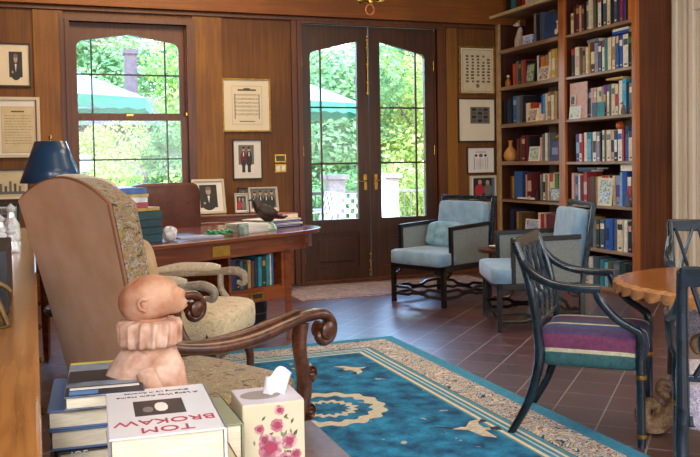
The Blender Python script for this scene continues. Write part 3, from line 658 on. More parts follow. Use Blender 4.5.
shelf_row('R',1,.40,6.84,5.92,[b_('purple',1.2,.26,('white',1)),b_('lavender',.8,.27),b_('brown',1.4,.3),b_('gold',1,.28),b_('black',.6,.26),b_('grey',.9,.26),b_('dark green',.8,.26,('gold',0)),b_('slate',1.1,.27,('white',0)),b_('blue',1.1,.28,('navy',1)),b_('royal blue',.9,.28),b_('slate',.8,.28),b_('cream',1.3,.28,('black',0)),b_('white',.9,.28),b_('black',.8,.27,('pink',0)),b_('maroon',1,.28,('lavender',1))],g('sixth right bay shelf'),'the sixth right-bay shelf')
shelf_row('R',0,.06,6.84,5.92,[b_('navy',1.5,.26),b_('black',1,.24),b_('cream',1.3,.24,('slate',1)),b_('white',.8,.25),b_('slate',1.3,.26),b_('teal',1,.24),b_('light blue',.9,.22),b_('olive',1,.24),b_('slate',1.4,.25,('grey',0)),b_('dark green',1.2,.24),b_('black',1,.24),b_('blue',.9,.25)],g('lowest right bay shelf'),'the lowest right-bay shelf')
# left bay Y 8.12..6.98 (shelf top +.012)
zl=lambda i:ZS[i]+.012
shelf_row('L',7,2.81,8.0,7.55,[b_('black',1,.25),b_('teal',1,.24),b_('maroon',1.1,.25),b_('red',.6,.24),b_('cream',.9,.26)],g('shelf above the brass rail'),'the shelf above the rail')
shelf_row('L',6,zl(6),7.47,7.33,[b_('grey',1,.29),b_('black',1.1,.28),b_('slate',.6,.29)],g('top left bay shelf'),'the top left-bay shelf')
shelf_row('L',5,zl(5),7.88,7.60,[b_('orange red',1.3,.23),b_('grey',.7,.25),b_('dark green',1,.25,('tan',0)),b_('tan',.6,.25),b_('red',1.3,.25),b_('black',.5,.24)],g('second left bay shelf'),'in left part of second left-bay shelf')
shelf_row('L',5,zl(5),7.42,7.0,[b_('white',.7,.26),b_('slate',.5,.26),b_('orange',1.5,.24),b_('tan',1,.25),b_('cream',.8,.27),b_('yellow',1.3,.29,('cream',1)),b_('gold',1,.29),b_('orange',.9,.29)],g('second left bay shelf'),'in right part of second left-bay shelf')
shelf_row('L',4,zl(4),8.08,7.52,[b_('black',.8,.27),b_('navy',1.2,.27),b_('black',.7,.27),b_('blue',1.1,.29,('light blue',0)),b_('grey',1,.29),b_('slate',.8,.29),b_('black',.8,.28),b_('cream',1.3,.2),b_('orange red',.5,.2)],g('third left bay shelf'),'in left part of third left-bay shelf')
shelf_row('L',4,zl(4),7.36,7.0,[b_('royal blue',.6,.26),b_('sky blue',.8,.27),b_('cream',.9,.27),b_('tan',1.2,.28,('cream',0)),b_('cream',1,.25),b_('gold',1,.28),b_('brown',.6,.27),b_('cream',.8,.27)],g('third left bay shelf'),'in right part of third left-bay shelf')
shelf_row('L',3,zl(3),7.82,7.57,[b_('maroon',1,.24,('brown',1)),b_('brown',.9,.25),b_('maroon',1.4,.27,('pink',0)),b_('maroon',1,.27),b_('black',.5,.26)],g('fourth left bay shelf'),'in left part of fourth left-bay shelf')
shelf_row('L',3,zl(3),7.38,7.2,[b_('pink',.9,.24),b_('grey',.7,.27),b_('white',.9,.28),b_('grey',.8,.28)],g('fourth left bay shelf'),'in right part of fourth left-bay shelf')
shelf_row('L',2,zl(2),7.96,7.54,[b_('brown',.6,.24),b_('gold',.6,.24),b_('blue',2.6,.29),b_('navy',.8,.29),b_('pink',.5,.26),b_('maroon',1.4,.28,('pink',1))],g('fifth left bay shelf'),'in left part of fifth left-bay shelf')
shelf_row('L',2,zl(2),7.38,7.0,[b_('grey',.8,.26),b_('white',.8,.27,('navy',1)),b_('tan',.6,.26),b_('white',.5,.26),b_('orange red',1.2,.27,('cream',1)),b_('cream',.5,.27),b_('green',1.2,.27),b_('cream',.9,.25)],g('fifth left bay shelf'),'in right part of fifth left-bay shelf')
shelf_row('L',1,zl(1),8.0,7.66,[b_('black',.6,.27),b_('navy',1.1,.28),b_('black',.7,.27),b_('tan',1,.26),b_('olive',1.1,.26),b_('brown',1,.25)],g('sixth left bay shelf'),'in left part of sixth left-bay shelf')
shelf_row('L',1,zl(1),7.42,7.0,[b_('cream',.7,.27),b_('red',.8,.26),b_('pink',.5,.26),b_('maroon',2.6,.26),b_('cream',.7,.24),b_('cream',.6,.28)],g('sixth left bay shelf'),'in right part of sixth left-bay shelf')
# flat books lying on top of rows
def flatbook(label,x,y,z,w,l,h,c,rz=0,name='book',cat='book',grp=None):
    r=thing(name,label,cat,(x,y,z),rz,grp); t=MB(); t.b(-w/2,w/2,-l/2,l/2,0,.0025); t.b(-w/2,w/2,-l/2,l/2,h-.0025,h); t.b(-w/2,-w/2+.003,-l/2,l/2,0,h); t.build('cover',c if not isinstance(c,str) else bmat(c),r,bevel=.001)
    MB().b(-w/2+.003,w/2-.004,-l/2+.004,l/2-.004,.0025,h-.0025).build('page_block',m_pages,r); return r
flatbook('flat grey book lying over the row on the second right-bay shelf',BX+.10,6.5,2.292,.13,.17,.03,'grey')
flatbook('flat blue-edged white book lying over the second right-bay shelf',BX+.09,6.1,2.312,.13,.22,.025,'royal blue'); 
flatbook('flat white book topping the blue one on second right-bay shelf',BX+.09,6.1,2.338,.13,.21,.022,'white')
flatbook('flat navy book lying over red books on fifth right-bay shelf',BX+.1,6.63,1.102,.14,.2,.022,'navy')
flatbook('flat grey book lying on the navy one, fifth right-bay shelf',BX+.1,6.6,1.125,.13,.3,.018,'slate')
flatbook('white box file lying over the right end of fifth shelf',BX+.09,6.02,1.112,.13,.17,.06,'white')
flatbook('pink booklet lying over the right end of fifth left-bay shelf',BX+.08,7.06,1.083,.12,.14,.012,'pink')
flatbook('open white booklet under the dark bear figure, fifth left-bay shelf',BX+.03,7.62,zl(2),.05,.3,.02,'white')
# large beige board on third right shelf and display items
def board(name,label,cat,y,z,w,h,x,col,tilt=.12,art=None,d=.012,parent=None,rz=0):
    """upright framed thing, front faces -X, slightly leaning back; y centre"""
    r=thing(name,label,cat,(x,y,z),rz)
    r.rotation_euler[1]=tilt
    t=MB(); fw=min(w,h)*.09
    t.b(0,d,-w/2,-w/2+fw,0,h); t.b(0,d,w/2-fw,w/2,0,h); t.b(0,d,-w/2+fw,w/2-fw,0,fw); t.b(0,d,-w/2+fw,w/2-fw,h-fw,h); t.build('frame',col,r,bevel=.001)
    if art: MB().b(.003,.008,-w/2+fw,w/2-fw,fw,h-fw).build('picture',art,r)
    return r
def art(name,cols,sc=25): return floral(name,cols,sc,.5,.6)
a_green=art('art_green',['2f4a3a','7a9a80','c8c8b0','4a6a5a']); a_fam=art('art_family',['2c2630','b08a78','e0d4cc','5a3a48','9a6a8a']); a_blue=art('art_blue',['3f5aa8','8fa4d8','dfe4ee','5a78c0','e8eef8']); a_sky=art('art_sky',['3a66b0','9cc0e0','e0e8ec','6a8a4a','d8c49a'])
board('photo_frame','small photo frame with dark green picture, second left-bay shelf','frame',7.53,zl(5),.16,.2,BX+.012,bmat('dark green'),.12,a_green)
board('photo_frame','small cream-framed family photo before the orange books, second left-bay shelf','frame',7.28,zl(5),.17,.14,BX+.012,bmat('cream'),.15,a_fam)
board('photo_frame','small cream photo frame on the third left-bay shelf','frame',7.50,zl(4),.17,.14,BX+.012,bmat('cream'),.2,a_fam)
board('greeting_card','pink and white card leaning on the third left-bay shelf','card',7.36,zl(4),.13,.19,BX+.02,bmat('pink'),.25,bmat('cream'))
board('greeting_card','white and green card standing on the fourth left-bay shelf','card',7.47,zl(3),.19,.15,BX+.015,m_white,.12,art('art_mint',['a8cbb4','dfeae0','5aa080','eef2ec']))
board('photo_frame','small blue picture frame at right of fifth left-bay shelf','frame',7.09,zl(2),.17,.13,BX+.005,bmat('grey'),.15,a_sky)
board('picture_card','blue and white picture card standing on the sixth left-bay shelf','card',7.5,zl(1),.26,.2,BX+.0,m_white,.1,a_blue)
board('photo_frame','cream-framed colour photo on the fifth right-bay shelf','frame',6.31,.80,.19,.25,BX+.002,bmat('cream'),.1,a_sky)
board('photo_frame','small dark photo frame on the beige board, third right-bay shelf','frame',6.78,1.735,.07,.09,BX+.005,bmat('cream'),.1,art('art_dark',['22202a','4a4a5a','8a7a70']))
board('greeting_card','pale green card at left of the third right-bay shelf','card',6.75,1.605,.17,.12,BX+.004,m_white,.1,art('art_pale',['b8c8b8','dfe4dc','8aa8a0']))
MB().b(0,.012,-.13,.13,0,.34).build('backing',bmat('pink'),thing('beige_board','large plain beige board at left of the third right-bay shelf','board',(BX+.03,6.72,1.605)))
MB().b(0,.14,-.115,.115,0,.02).build('carton',mat('yellow_card','c9a860',.7),thing('yellow_carton','flat yellow carton lying over the third right-bay shelf books','box',(BX+.03,6.19,1.92)))
# magazine holders (teal / dark triangular)
for i,(y,c,lb) in enumerate(((6.44,'slate','dark slate booklet fanned before the third right-bay shelf'),(6.36,'teal','teal booklet standing before the third right-bay shelf'))):
    r=thing('booklet',lb,'booklet',(BX+.006,y,1.605)); MB().prism([(-.05,.0),(.05,0),(.045,.13),(-.06,.13)] if i else [(-.02,0),(.04,0),(.04,.13),(-.05,.13)],.01,lambda a,b,c_:(c_,a,b)).build('cover',bmat(c),r); 
# ornaments
def lathe_thing(name,label,cat,loc,prof,m,seg=18,part='body',**k):
    r=thing(name,label,cat,loc); MB().lathe(prof,seg=seg,**k).build(part,m,r,smooth=True); return r
r=lathe_thing('gourd_vase','pale orange gourd-shaped vase on the fourth left-bay shelf','vase',(BX+.07,8.0,zl(3)),[(.04,0),(.065,.02),(.078,.06),(.07,.10),(.045,.135),(.022,.16),(.018,.2),(.026,.225),(.022,.226),(.012,.2)],mat('orange_ceramic','c88a48',.35,0,0,8,'d9a05c'))
r=lathe_thing('small_bottle','tiny amber bottle with pale stopper on second left-bay shelf','bottle',(BX+.05,8.0,zl(5)),[(.028,0),(.032,.01),(.032,.06),(.012,.085),(.012,.1)],mat('amber','a5682c',.2)); MB().lathe([(.016,.1),(.018,.12),(0,.13)],seg=10).build('stopper',m_white,r,smooth=True)
r=thing('blue_bottle_box','royal blue boxed bottle with gold stopper on fourth left-bay shelf','box',(BX+.08,7.12,zl(3))); MB().box((0,0,.1),(.08,.2,.2)).build('box',mat('deep_blue_box','24265c',.4,0,0,40,'343a80'),r,bevel=.004); MB().lathe([(.03,.2),(.02,.215),(.028,.23),(.02,.25),(0,.255)],seg=12).build('stopper',m_gilt,r,smooth=True)
MB().b(-.0415,-.04,-.05,.05,.06,.13).build('label_panel',mat('lav','8c8fb8',.5),r)
# seated dog figurine
def dog(name,label,loc,m,s=1,rz=0,standing=False):
    r=thing(name,label,'figurine',loc,rz); t=MB()
    t.sup((0,0,.07*s),(.09*s,.07*s,.13*s),.9,.9,16,10); t.sup((-.01*s,0,.15*s),(.06*s,.05*s,.13*s),.9,.9,14,8,rot=Matrix.Rotation(.25,3,'Y'))
    t.sup((-.035*s,0,.235*s),(.055*s,.04*s,.045*s),.9,.9,14,8); t.sup((-.065*s,0,.225*s),(.045*s,.022*s,.024*s),.9,.9,10,6)
    for sy in (-1,1):
        t.tube([(-.02*s,sy*.02*s,.14*s),(-.045*s,sy*.022*s,.07*s),(-.045*s,sy*.022*s,.0)],[.016*s,.012*s,.012*s],8); t.sup((.01*s,sy*.035*s,.03*s),(.08*s,.03*s,.06*s),.9,.9,10,6)
        t.sup((-.02*s,sy*.018*s,.265*s),(.012*s,.01*s,.03*s),.9,.9,8,6)
    t.build('body',m,r,smooth=True); return r
dog('dog_figurine','pale seated dog figurine on the top left-bay shelf',(BX+.07,7.78,zl(6)),mat('pale_porcelain','b8a494',.4,0,0,20,'cdbcae'))
r=dog('bear_figurine','dark brown bear figurine on the fifth left-bay shelf',(BX+.06,7.46,zl(2)),mat('dark_bronze','2c1f18',.5),.5)
r=thing('small_box','small blue and white lidded box beside the dog figurine','box',(BX+.05,7.57,zl(6))); MB().box((0,0,.04),(.08,.16,.08)).build('body',a_blue,r,bevel=.005); MB().box((0,0,.085),(.084,.164,.012)).build('lid',m_white,r,bevel=.003)
r=thing('picture_book','large dark blue album standing face-out on top left-bay shelf','book',(BX+.05,7.17,zl(6))); r.rotation_euler[1]=.1; MB().b(0,.02,-.15,.15,0,.26).build('cover',mat('album_blue','2a4272',.45,0,0,10,'34528a'),r,bevel=.003)
t=MB(); t.sup((-.02,-.1,.1),(.02,.05,.06),.9,.9,10,6); t.sup((-.02,-.13,.13),(.02,.03,.09),.9,.9,10,6); t.sup((-.02,-.12,.19),(.02,.025,.03),.9,.9,10,6); o=t.build('china_ornament',m_white,smooth=True,loc=(BX+.03,7.14,zl(6)-.05)); tag(o,'small white china ornament before the dark blue album','ornament')
o=MB().sup((0,0,.035),(.07,.08,.07),.9,.9,16,10,fn=lambda p:p*(1+.06*math.cos(8*math.atan2(p.y,p.x)))).build('pumpkin',mat('pumpkin_orange','c05a1e',.5),smooth=True,loc=(BX+.1,6.2,1.482)); tag(o,'little orange pumpkin perched over the fourth right-bay books','pumpkin')
dog('bird_figurine','small brown bird figurine at right of the third right-bay shelf',(BX+.0,6.03,1.606),mat('brown_bird','7a5a4a',.5),.4)
dog('cat_figurine','small grey cat figurine at right end of fifth right-bay shelf',(BX+.0,5.97,.801),mat('grey_cat','5a5a64',.5),.5)

# ---------------- pictures on the walls ----------------
def wallpic(label,x0,x1,z0,z1,fcol,mcol,inner,kind,fw=.02,tilt=0,y=None,name='framed_picture',lean=0,artm=None):
    w=x1-x0;h=z1-z0; r=thing(name,label,'picture',((x0+x1)/2,(BY-.0 if y is None else y),z0),tilt); r.rotation_euler[0]=-lean
    t=MB(); d=.025
    t.b(-w/2,-w/2+fw,-d,0,0,h); t.b(w/2-fw,w/2,-d,0,0,h); t.b(-w/2+fw,w/2-fw,-d,0,0,fw); t.b(-w/2+fw,w/2-fw,-d,0,h-fw,h); t.build('frame',fcol,r,bevel=.002)
    MB().b(-w/2+fw*.8,w/2-fw*.8,-.010,-.003,fw*.8,h-fw*.8).build('mat_board',mcol,r)
    ix0,ix1,iz0,iz1=inner; X=lambda a:-w/2+a*w; Z=lambda a:a*h; yy=-.0105
    def rect(t,a,b,c,d_,mi,k=0): t.b(X(a),X(b),yy-.0008-k*.0006,yy-k*.0006,Z(c),Z(d_),mi)
    def ell(t,cx,cz,rx,rz,mi,k): t.prism([(X(cx)+rx*w*math.cos(2*PI*i/14),Z(cz)+rz*h*math.sin(2*PI*i/14)) for i in range(14)],.0006,lambda a,b,c:(a,yy-.0008-k*.0006+c,b),mi)
    t=MB(); dk=mat('photo_dark','22201e',.5,0,0,30,'2e2a26'); sk_=mat('photo_skin','b89a84',.6); gy=mat('photo_grey','6e6a66',.6); ln=mat('ink_lines','5a5346',.7); sepia=mat('print_paper','cdbd9a',.8,0,0,12,'d8caaa')
    if kind=='doc':
        rect(t,ix0,ix1,iz0,iz1,4)
        for a in ((ix0,ix1,iz0,iz0+.004),(ix0,ix1,iz1-.004,iz1),(ix0,ix0+.004,iz0,iz1),(ix1-.004,ix1,iz0,iz1)): rect(t,*a,3,1)
        rn=random.Random(int(x0*100)+7); n=11; dx=ix1-ix0
        rect(t,ix0+dx*.3,ix1-dx*.3,iz1-(iz1-iz0)*.12,iz1-(iz1-iz0)*.09,3,1)
        for i in range(n):
            zz=iz1-(iz1-iz0)*(.2+.66*i/n); x=ix0+dx*.1
            while x<ix1-dx*.14:
                ww=dx*rn.uniform(.03,.12); rect(t,x,min(x+ww,ix1-dx*.1),zz,zz+.006,3,1); x+=ww+dx*.025
    elif kind=='music':
        for i in range(6):
            zz=iz1-(iz1-iz0)*(.22+.6*i/6)
            for k in range(3): rect(t,ix0+.05,ix1-.05,zz-k*.012,zz-k*.012+.002,3,1)
            for k in range(9): ell(t,ix0+.08+k*(ix1-ix0-.16)/9+.01*((i*k)%3),zz-.012*((k*i)%3),.008,.006,0,2)
        rect(t,ix0+.12,ix1-.12,iz1-.09,iz1-.06,3,1); ell(t,(ix0+ix1)/2,iz1-.05,.08,.012,3,1)
        for a in ((ix0,ix1,iz0,iz0+.003),(ix0,ix1,iz1-.003,iz1),(ix0,ix0+.003,iz0,iz1),(ix1-.003,ix1,iz0,iz1)): rect(t,*a,3,1)
        for a in ((ix0+.05,ix0+.065,iz0+.1,iz1-.15),(ix1-.065,ix1-.05,iz0+.1,iz1-.15),(ix0+.15,ix1-.15,iz0+.05,iz0+.065)): rect(t,*a,3,1)
    elif kind=='bust':
        rect(t,ix0,ix1,iz0,iz1,0); cx=(ix0+ix1)/2; dz=iz1-iz0; dx=ix1-ix0
        ell(t,cx,iz0+dz*.18,dx*.42,dz*.3,2 if False else 0,1); ell(t,cx,iz0+dz*.72,dx*.15,dz*.16,1,2); ell(t,cx,iz0+dz*.84,dx*.16,dz*.08,2,3)
        t.prism([(X(cx-dx*.07),Z(iz0+dz*.52)),(X(cx+dx*.07),Z(iz0+dz*.52)),(X(cx),Z(iz0+dz*.2))],.0006,lambda a,b,c:(a,yy-.0026+c,b),5)
        ell(t,cx-dx*.25,iz0+dz*.2,dx*.07,dz*.05,1,3)
    elif kind=='two':
        rect(t,ix0,ix1,iz0,iz1,5); dz=iz1-iz0; dx=ix1-ix0
        rect(t,ix0,ix1,iz0+dz*.3,iz1,2,.3)
        for q,(cc,mi) in enumerate(((.32,6),(.68,0))):
            cx=ix0+dx*cc; ell(t,cx,iz0+dz*.5,dx*.2,dz*.3,mi,1); rect(t,cx-dx*.1,cx+dx*.1,iz0+dz*.02,iz0+dz*.45,0,1.5); ell(t,cx,iz0+dz*.84,dx*.09,dz*.07,1,2); ell(t,cx,iz0+dz*.9,dx*.09,dz*.04,0,3); rect(t,cx-dx*.03,cx+dx*.03,iz0+dz*.6,iz0+dz*.74,5,2.5)
    elif kind=='group':
        rect(t,ix0,ix1,iz0,iz1,2); dz=iz1-iz0; dx=ix1-ix0
        for q in range(4):
            cx=ix0+dx*(.16+.225*q); ell(t,cx,iz0+dz*.3,dx*.12,dz*.36,0,1); ell(t,cx,iz0+dz*(.74+.03*(q%2)),dx*.055,dz*.11,1,2); ell(t,cx,iz0+dz*(.82+.03*(q%2)),dx*.055,dz*.05,0,3); rect(t,cx-dx*.015,cx+dx*.015,iz0+dz*.4,iz0+dz*.6,5,2)
    elif kind=='columns':
        rect(t,ix0,ix1,iz0,iz1,4); dz=iz1-iz0; dx=ix1-ix0
        rn=random.Random(3)
        for q in range(5):
            for k in range(9):
                c0=ix0+dx*(.1+.18*q); z0_=iz0+dz*(.22+.075*k)
                if rn.random()>.12: rect(t,c0+dx*.01*rn.randint(0,3),c0+dx*.1,z0_,z0_+dz*.045,3,1)
        ell(t,ix0+dx*.5,iz0+dz*.14,dx*.06,dz*.05,7,2)
        for a in ((ix0,ix1,iz0,iz0+.01),(ix0,ix1,iz1-.01,iz1),(ix0,ix0+.01,iz0,iz1),(ix1-.01,ix1,iz0,iz1)): rect(t,*a,7,1)
    elif kind=='windows':
        rect(t,ix0,ix1,iz0,iz1,2); dz=iz1-iz0; dx=ix1-ix0
        for q in range(3):
            for k in range(4): rect(t,ix0+dx*(.08+.3*q),ix0+dx*(.3+.3*q),iz0+dz*(.1+.22*k),iz0+dz*(.26+.22*k),0 if (q+k)%2 else 3,1)
    elif kind=='crest':
        for q,cx in enumerate((.33,.5,.67)): ell(t,cx,.68-.0,.05 if q!=1 else .07,.05 if q!=1 else .07,0 if q!=1 else 8,1)
        rect(t,.3,.7,.8,.82,3,1)
        for k in range(3): rect(t,.27+.2*k,.28+.2*k,.15,.6,8,1)
        rect(t,.25,.26,.15,.62,8,1); rect(t,.74,.75,.15,.62,8,1)
        for k in range(8): rect(t,.33,.62,.2+.045*k,.206+.045*k,3,1)
    elif kind=='color':
        rect(t,ix0,ix1,iz0,iz1,0); dz=iz1-iz0; dx=ix1-ix0
        ell(t,ix0+dx*.28,iz0+dz*.35,dx*.22,dz*.33,9,1); ell(t,ix0+dx*.3,iz0+dz*.78,dx*.09,dz*.13,1,2); ell(t,ix0+dx*.68,iz0+dz*.35,dx*.2,dz*.33,2,1); ell(t,ix0+dx*.66,iz0+dz*.75,dx*.09,dz*.13,1,2); rect(t,ix0+dx*.86,ix1,iz0,iz1,8,2)
    elif kind=='scene':
        rect(t,ix0,ix1,iz0,iz1,4); dz=iz1-iz0; dx=ix1-ix0
        for k in range(7): rect(t,ix0+dx*(.05+.13*k),ix0+dx*(.12+.13*k),iz0+dz*.2,iz0+dz*(.45+.2*((k*5)%3)/2),3 if k%2 else 2,1)
        rect(t,ix0,ix1,iz0+dz*.1,iz0+dz*.22,2,1)
    t.build('print',[dk,sk_,gy,ln,sepia,m_white,m_dred,m_gilt,mat('slate_print','5a6a84',.6),mat('bright_red','b82838',.6)],r)
    if lean:
        MB().bar((0,.0,h*.8),(0,h*.8*math.tan(lean)+.08,-.0+h*.02),.03,.004).build('easel_strut',m_black,r)
    return r
m_wframe=mat('white_frame','cfc4ae',.5); m_dframe=mat('dark_frame','2c1a12',.4); m_mat=mat('mat_cream','e2d6bd',.85,0,0,4,'e6dcc6'); m_matw=mat('mat_white','e6e2dc',.85)
wallpic('dark-framed portrait photo of a man in a dark suit, upper left wall','-' and -.28,.005,1.96,2.355,m_dframe,m_mat,(.36,.75,.22,.8),'bust',.015)
wallpic('large cream-framed certificate below the portrait on the left wall',-.34,.07,1.325,1.87,m_wframe,m_matw,(.2,.88,.08,.84),'doc',.028)
wallpic('dark-framed monochrome scene beside the blue lampshade on the left wall',-.42,-.04,.94,1.22,m_dframe,m_mat,(.1,.9,.12,.88),'scene',.012)
wallpic('cream-framed square sheet of ornate music engraving beside the sash window',1.75,2.235,1.55,2.075,m_gilt,m_mat,(.2,.82,.14,.86),'music',.014)
wallpic('white-matted photo of two standing men under the music engraving',1.84,2.14,1.08,1.475,m_dframe,m_matw,(.2,.72,.16,.86),'two',.012)
wallpic('narrow dark panorama photo hung just above the side cabinet',1.88,2.18,.885,1.0,m_dframe,m_black,(.05,.95,.1,.9),'group',.01)
wallpic('olive gold framed sheet of five text columns right of doors',4.355,4.80,1.95,2.475,m_gilt,m_mat,(.1,.93,.06,.93),'columns',.02)
wallpic('large cream-matted engraving of a facade, right of the doors',4.335,4.80,1.43,1.91,m_dframe,m_mat,(.33,.85,.42,.8),'windows',.014)
wallpic('cream certificate with blue crest, smallest right of the doors',4.44,4.785,1.085,1.375,m_dframe,m_matw,(.1,.9,.1,.9),'crest',.01)
wallpic('tilted cream-framed colour photo of people behind the far blue armchair',4.47,4.80,.80,1.06,m_wframe,m_matw,(.14,.95,.12,.9),'color',.02)
# wall controls
for z,lb,k in ((1.285,'brass dimmer control plate on the panelling left of the doors',0),(1.185,'brass double light switch plate under the dimmer plate',1)):
    r=thing('switch_plate',lb,'switch',(2.33,BY,z-.045)); MB().b(-.06,.06,-.008,0,0,.085).build('plate',m_brass,r,bevel=.003)
    if k: 
        for s in (-1,1): MB().b(-.018+s*.028,.018+s*.028,-.014,-.006,.018,.068).build('rocker',m_white,r,bevel=.002)
    else: MB().b(-.045,.045,-.012,-.006,.015,.07).build('dial_panel',mat('dark_olive','4a4228',.5),r,bevel=.002)

# ---------------- side cabinet under the pictures ----------------
sc=thing('side_cabinet','low mahogany cabinet behind the desk under the wall photos','cabinet',(1.82,7.93,0))
MB().b(-.5,.5,-.23,.22,.74,.765).build('top',w_desk,sc,bevel=.006); MB().b(-.48,.48,-.21,.2,.08,.74).build('body',w_desk,sc); MB().b(-.47,.47,-.19,.2,0,.08).build('plinth',w_dark,sc)
for s in (-1,1):
    dd=MB(); dd.b(min(s*.02,s*.46),max(s*.02,s*.46),-.228,-.21,.12,.7); o=dd.build('door',w_desk,sc,bevel=.006); MB().lathe([(.006,0),(.006,.015),(.014,.02),(.014,.03),(0,.034)],(s*.06,-.228,.42),10,axis=Matrix.Rotation(PI/2,3,'X')).build('knob',m_brass,o,smooth=True)
def standpic(label,x,y,w,h,fc,mc,inner,kind,rz=0,fw=.02,lean=.22):
    r=wallpic(label,x-w/2,x+w/2,.768,.768+h,fc,mc,inner,kind,fw,rz,y,'photo_frame',lean); r['category']='frame'; return r
standpic('large silver-framed portrait of a man leaning on the side cabinet',1.54,7.86,.31,.33,m_wframe,m_matw,(.22,.76,.18,.84),'bust',.1,.022)
standpic('small silver-framed colour photo between two larger frames on cabinet',1.83,7.8,.13,.19,mat('silver_frame','a8a498',.35,.5),m_matw,(.15,.85,.15,.85),'color',-.1,.012)
standpic('photo of four men in suits in a cream frame on cabinet',2.06,7.85,.29,.24,m_wframe,m_matw,(.07,.94,.16,.94),'group',.05,.012)

# ---------------- desk ----------------
DA=R(26); desk=thing('writing_desk','large mahogany desk with rounded ends and open bookshelf pedestal','desk',(.87,5.70,0),DA)
def oval(hx,hy,e=.62,n=64):
    o=[]
    for i in range(n):
        a=2*PI*i/n; c,s_=math.cos(a),math.sin(a); o.append((math.copysign(abs(c)**e,c)*hx,math.copysign(abs(s_)**e,s_)*hy))
    return o
MB().prism(oval(1.135,.54),.03,lambda a,b,c:(a,b,.73+c)).build('top',w_desk,desk,bevel=.008,seg=3)
MB().prism(oval(1.085,.49),.1,lambda a,b,c:(a,b,.63+c)).build('frieze',w_desk,desk,bevel=.004)
for x in (-.72,.66):
    for y in (-.40,.40): MB().lathe([(.022,0),(.026,.03),(.03,.2),(.036,.6),(.04,.64)],(x,y,0),4).build('leg',w_desk,desk,bevel=.004)
# brass plate on frieze
MB().b(-.06,.08,-.497,-.488,.645,.715).build('name_plate',m_brass,desk,bevel=.002)
# open shelf pedestal facing front
t=MB(); t.b(.14,.62,-.40,.40,.30,.325).build('pedestal_bottom',w_desk,desk,bevel=.003)
t=MB(); t.b(.14,.62,-.02,.0,.325,.63).build('pedestal_back',w_dark,desk)
t=MB(); t.b(.14,.16,-.40,.40,.325,.63); t.b(.60,.62,-.40,.40,.325,.63); t.build('pedestal_side',w_desk,desk)
t=MB(); t.b(.14,.62,-.415,-.39,.30,.385); o=t.build('drawer',w_desk,desk,bevel=.003); t=MB(); t.b(.30,.42,-.424,-.414,.315,.37); t.build('label_holder',m_brass,o,bevel=.002); MB().b(.32,.40,-.426,-.423,.328,.358).build('label_card',m_dframe,o)
t=MB(); t.b(.16,.60,-.39,-.02,.38,.395).build('shelf',w_desk,desk)
# kneehole side pedestal left
t=MB(); t.b(-.75,-.28,-.38,.38,.3,.63).build('left_pedestal',w_desk,desk,bevel=.004)
M4=Matrix.Rotation(DA,4,'Z'); M4.translation=Vector((.87,5.70,0))
def dk(x,y,z=.76): v=M4@Vector((x,y,z)); return (v.x,v.y,v.z)
bk=[('navy',.05,.28,'navy'),('black',.03,.25),('slate',.028,.26),('dark green',.034,.24),('tan',.03,.26),('brown',.03,.25),('navy',.028,.26),('teal',.036,.28),('dark green',.034,.28),('teal',.034,.29),('cream',.014,.3),('blue',.018,.3)]
x=.175
for i,q in enumerate(bk):
    p=dk(x+q[1],-.37,.396); r=book('book','%s book, %s from left in the desk pedestal shelf'%(q[0],ORD[i]),q[1]*.93,q[2]*.72,.2,q[0],(('gold',0) if i in (1,4,8) else None),p,'books in the desk pedestal'); r.rotation_euler[2]=DA+PI/2; x+=q[1]+.001
# things on the desk
flats=[('dark teal',.05,.30,.22,'teal'),('dark teal',.045,.30,.22,'teal'),('dark teal',.045,.3,.22,'dark green'),('dark teal',.05,.3,.22,'teal')]
z=.761; cx,cyy=-.08,.0
pal=[('dark_teal_a','1e4450'),('dark_teal_b','21424a'),('dark_teal_c','1b3c48'),('dark_teal_d','25484c'),('gold_book','b8924e'),('pinkbook','a8485a'),('whitebook','d4d8dc'),('yellowbook','c0a868'),('bluebook','4a6ea8')]
names=['dark teal book at the bottom of the desk stack','dark teal book, second from the bottom of the desk stack','dark teal book, third from the bottom of the desk stack','dark teal book, highest of the teal ones in the desk stack','thin gold book above the teal books on the desk','thin pink-red book in the middle of the desk stack','white paperback with curled cover in the desk stack','thin yellow book just under the blue one on the desk','rounded blue book at the top of the desk stack']
hs_=[.05,.046,.046,.052,.022,.03,.034,.02,.036]
for i,(nm,h_,pc) in enumerate(zip(names,hs_,pal)):
    off=[0,.008,-.004,.003,-.02,-.035,-.045,-.03,-.05][i]
    p=dk(-.49+off,-.26+off*.4,z); r=flatbook(nm,p[0],p[1],p[2],.22 if i<5 else .17,.3 if i<5 else .2,h_-.001,mat(pc[0],pc[1],.45,0,0,30,tuple(int(pc[1][k:k+2],16)/255*1.15 for k in (0,2,4))),DA+PI/2+[0,.03,-.03,.02,.1,-.1,.12,-.05,.06][i],grp='books stacked on the desk'); z+=h_
# foot shaped glass paperweight
r=thing('glass_paperweight','clear lumpy glass paperweight beside the book stack on desk','paperweight',dk(-.28,-.36)); MB().sup((0,0,.045),(.09,.08,.09),.9,.9,18,12,fn=lambda p:p*(1+.12*math.sin(5*math.atan2(p.y,p.x)+p.z*60))).build('body',mat('frosted_glass','c8c4c8',.15,0,0,40,'e8e4e8'),r,smooth=True)
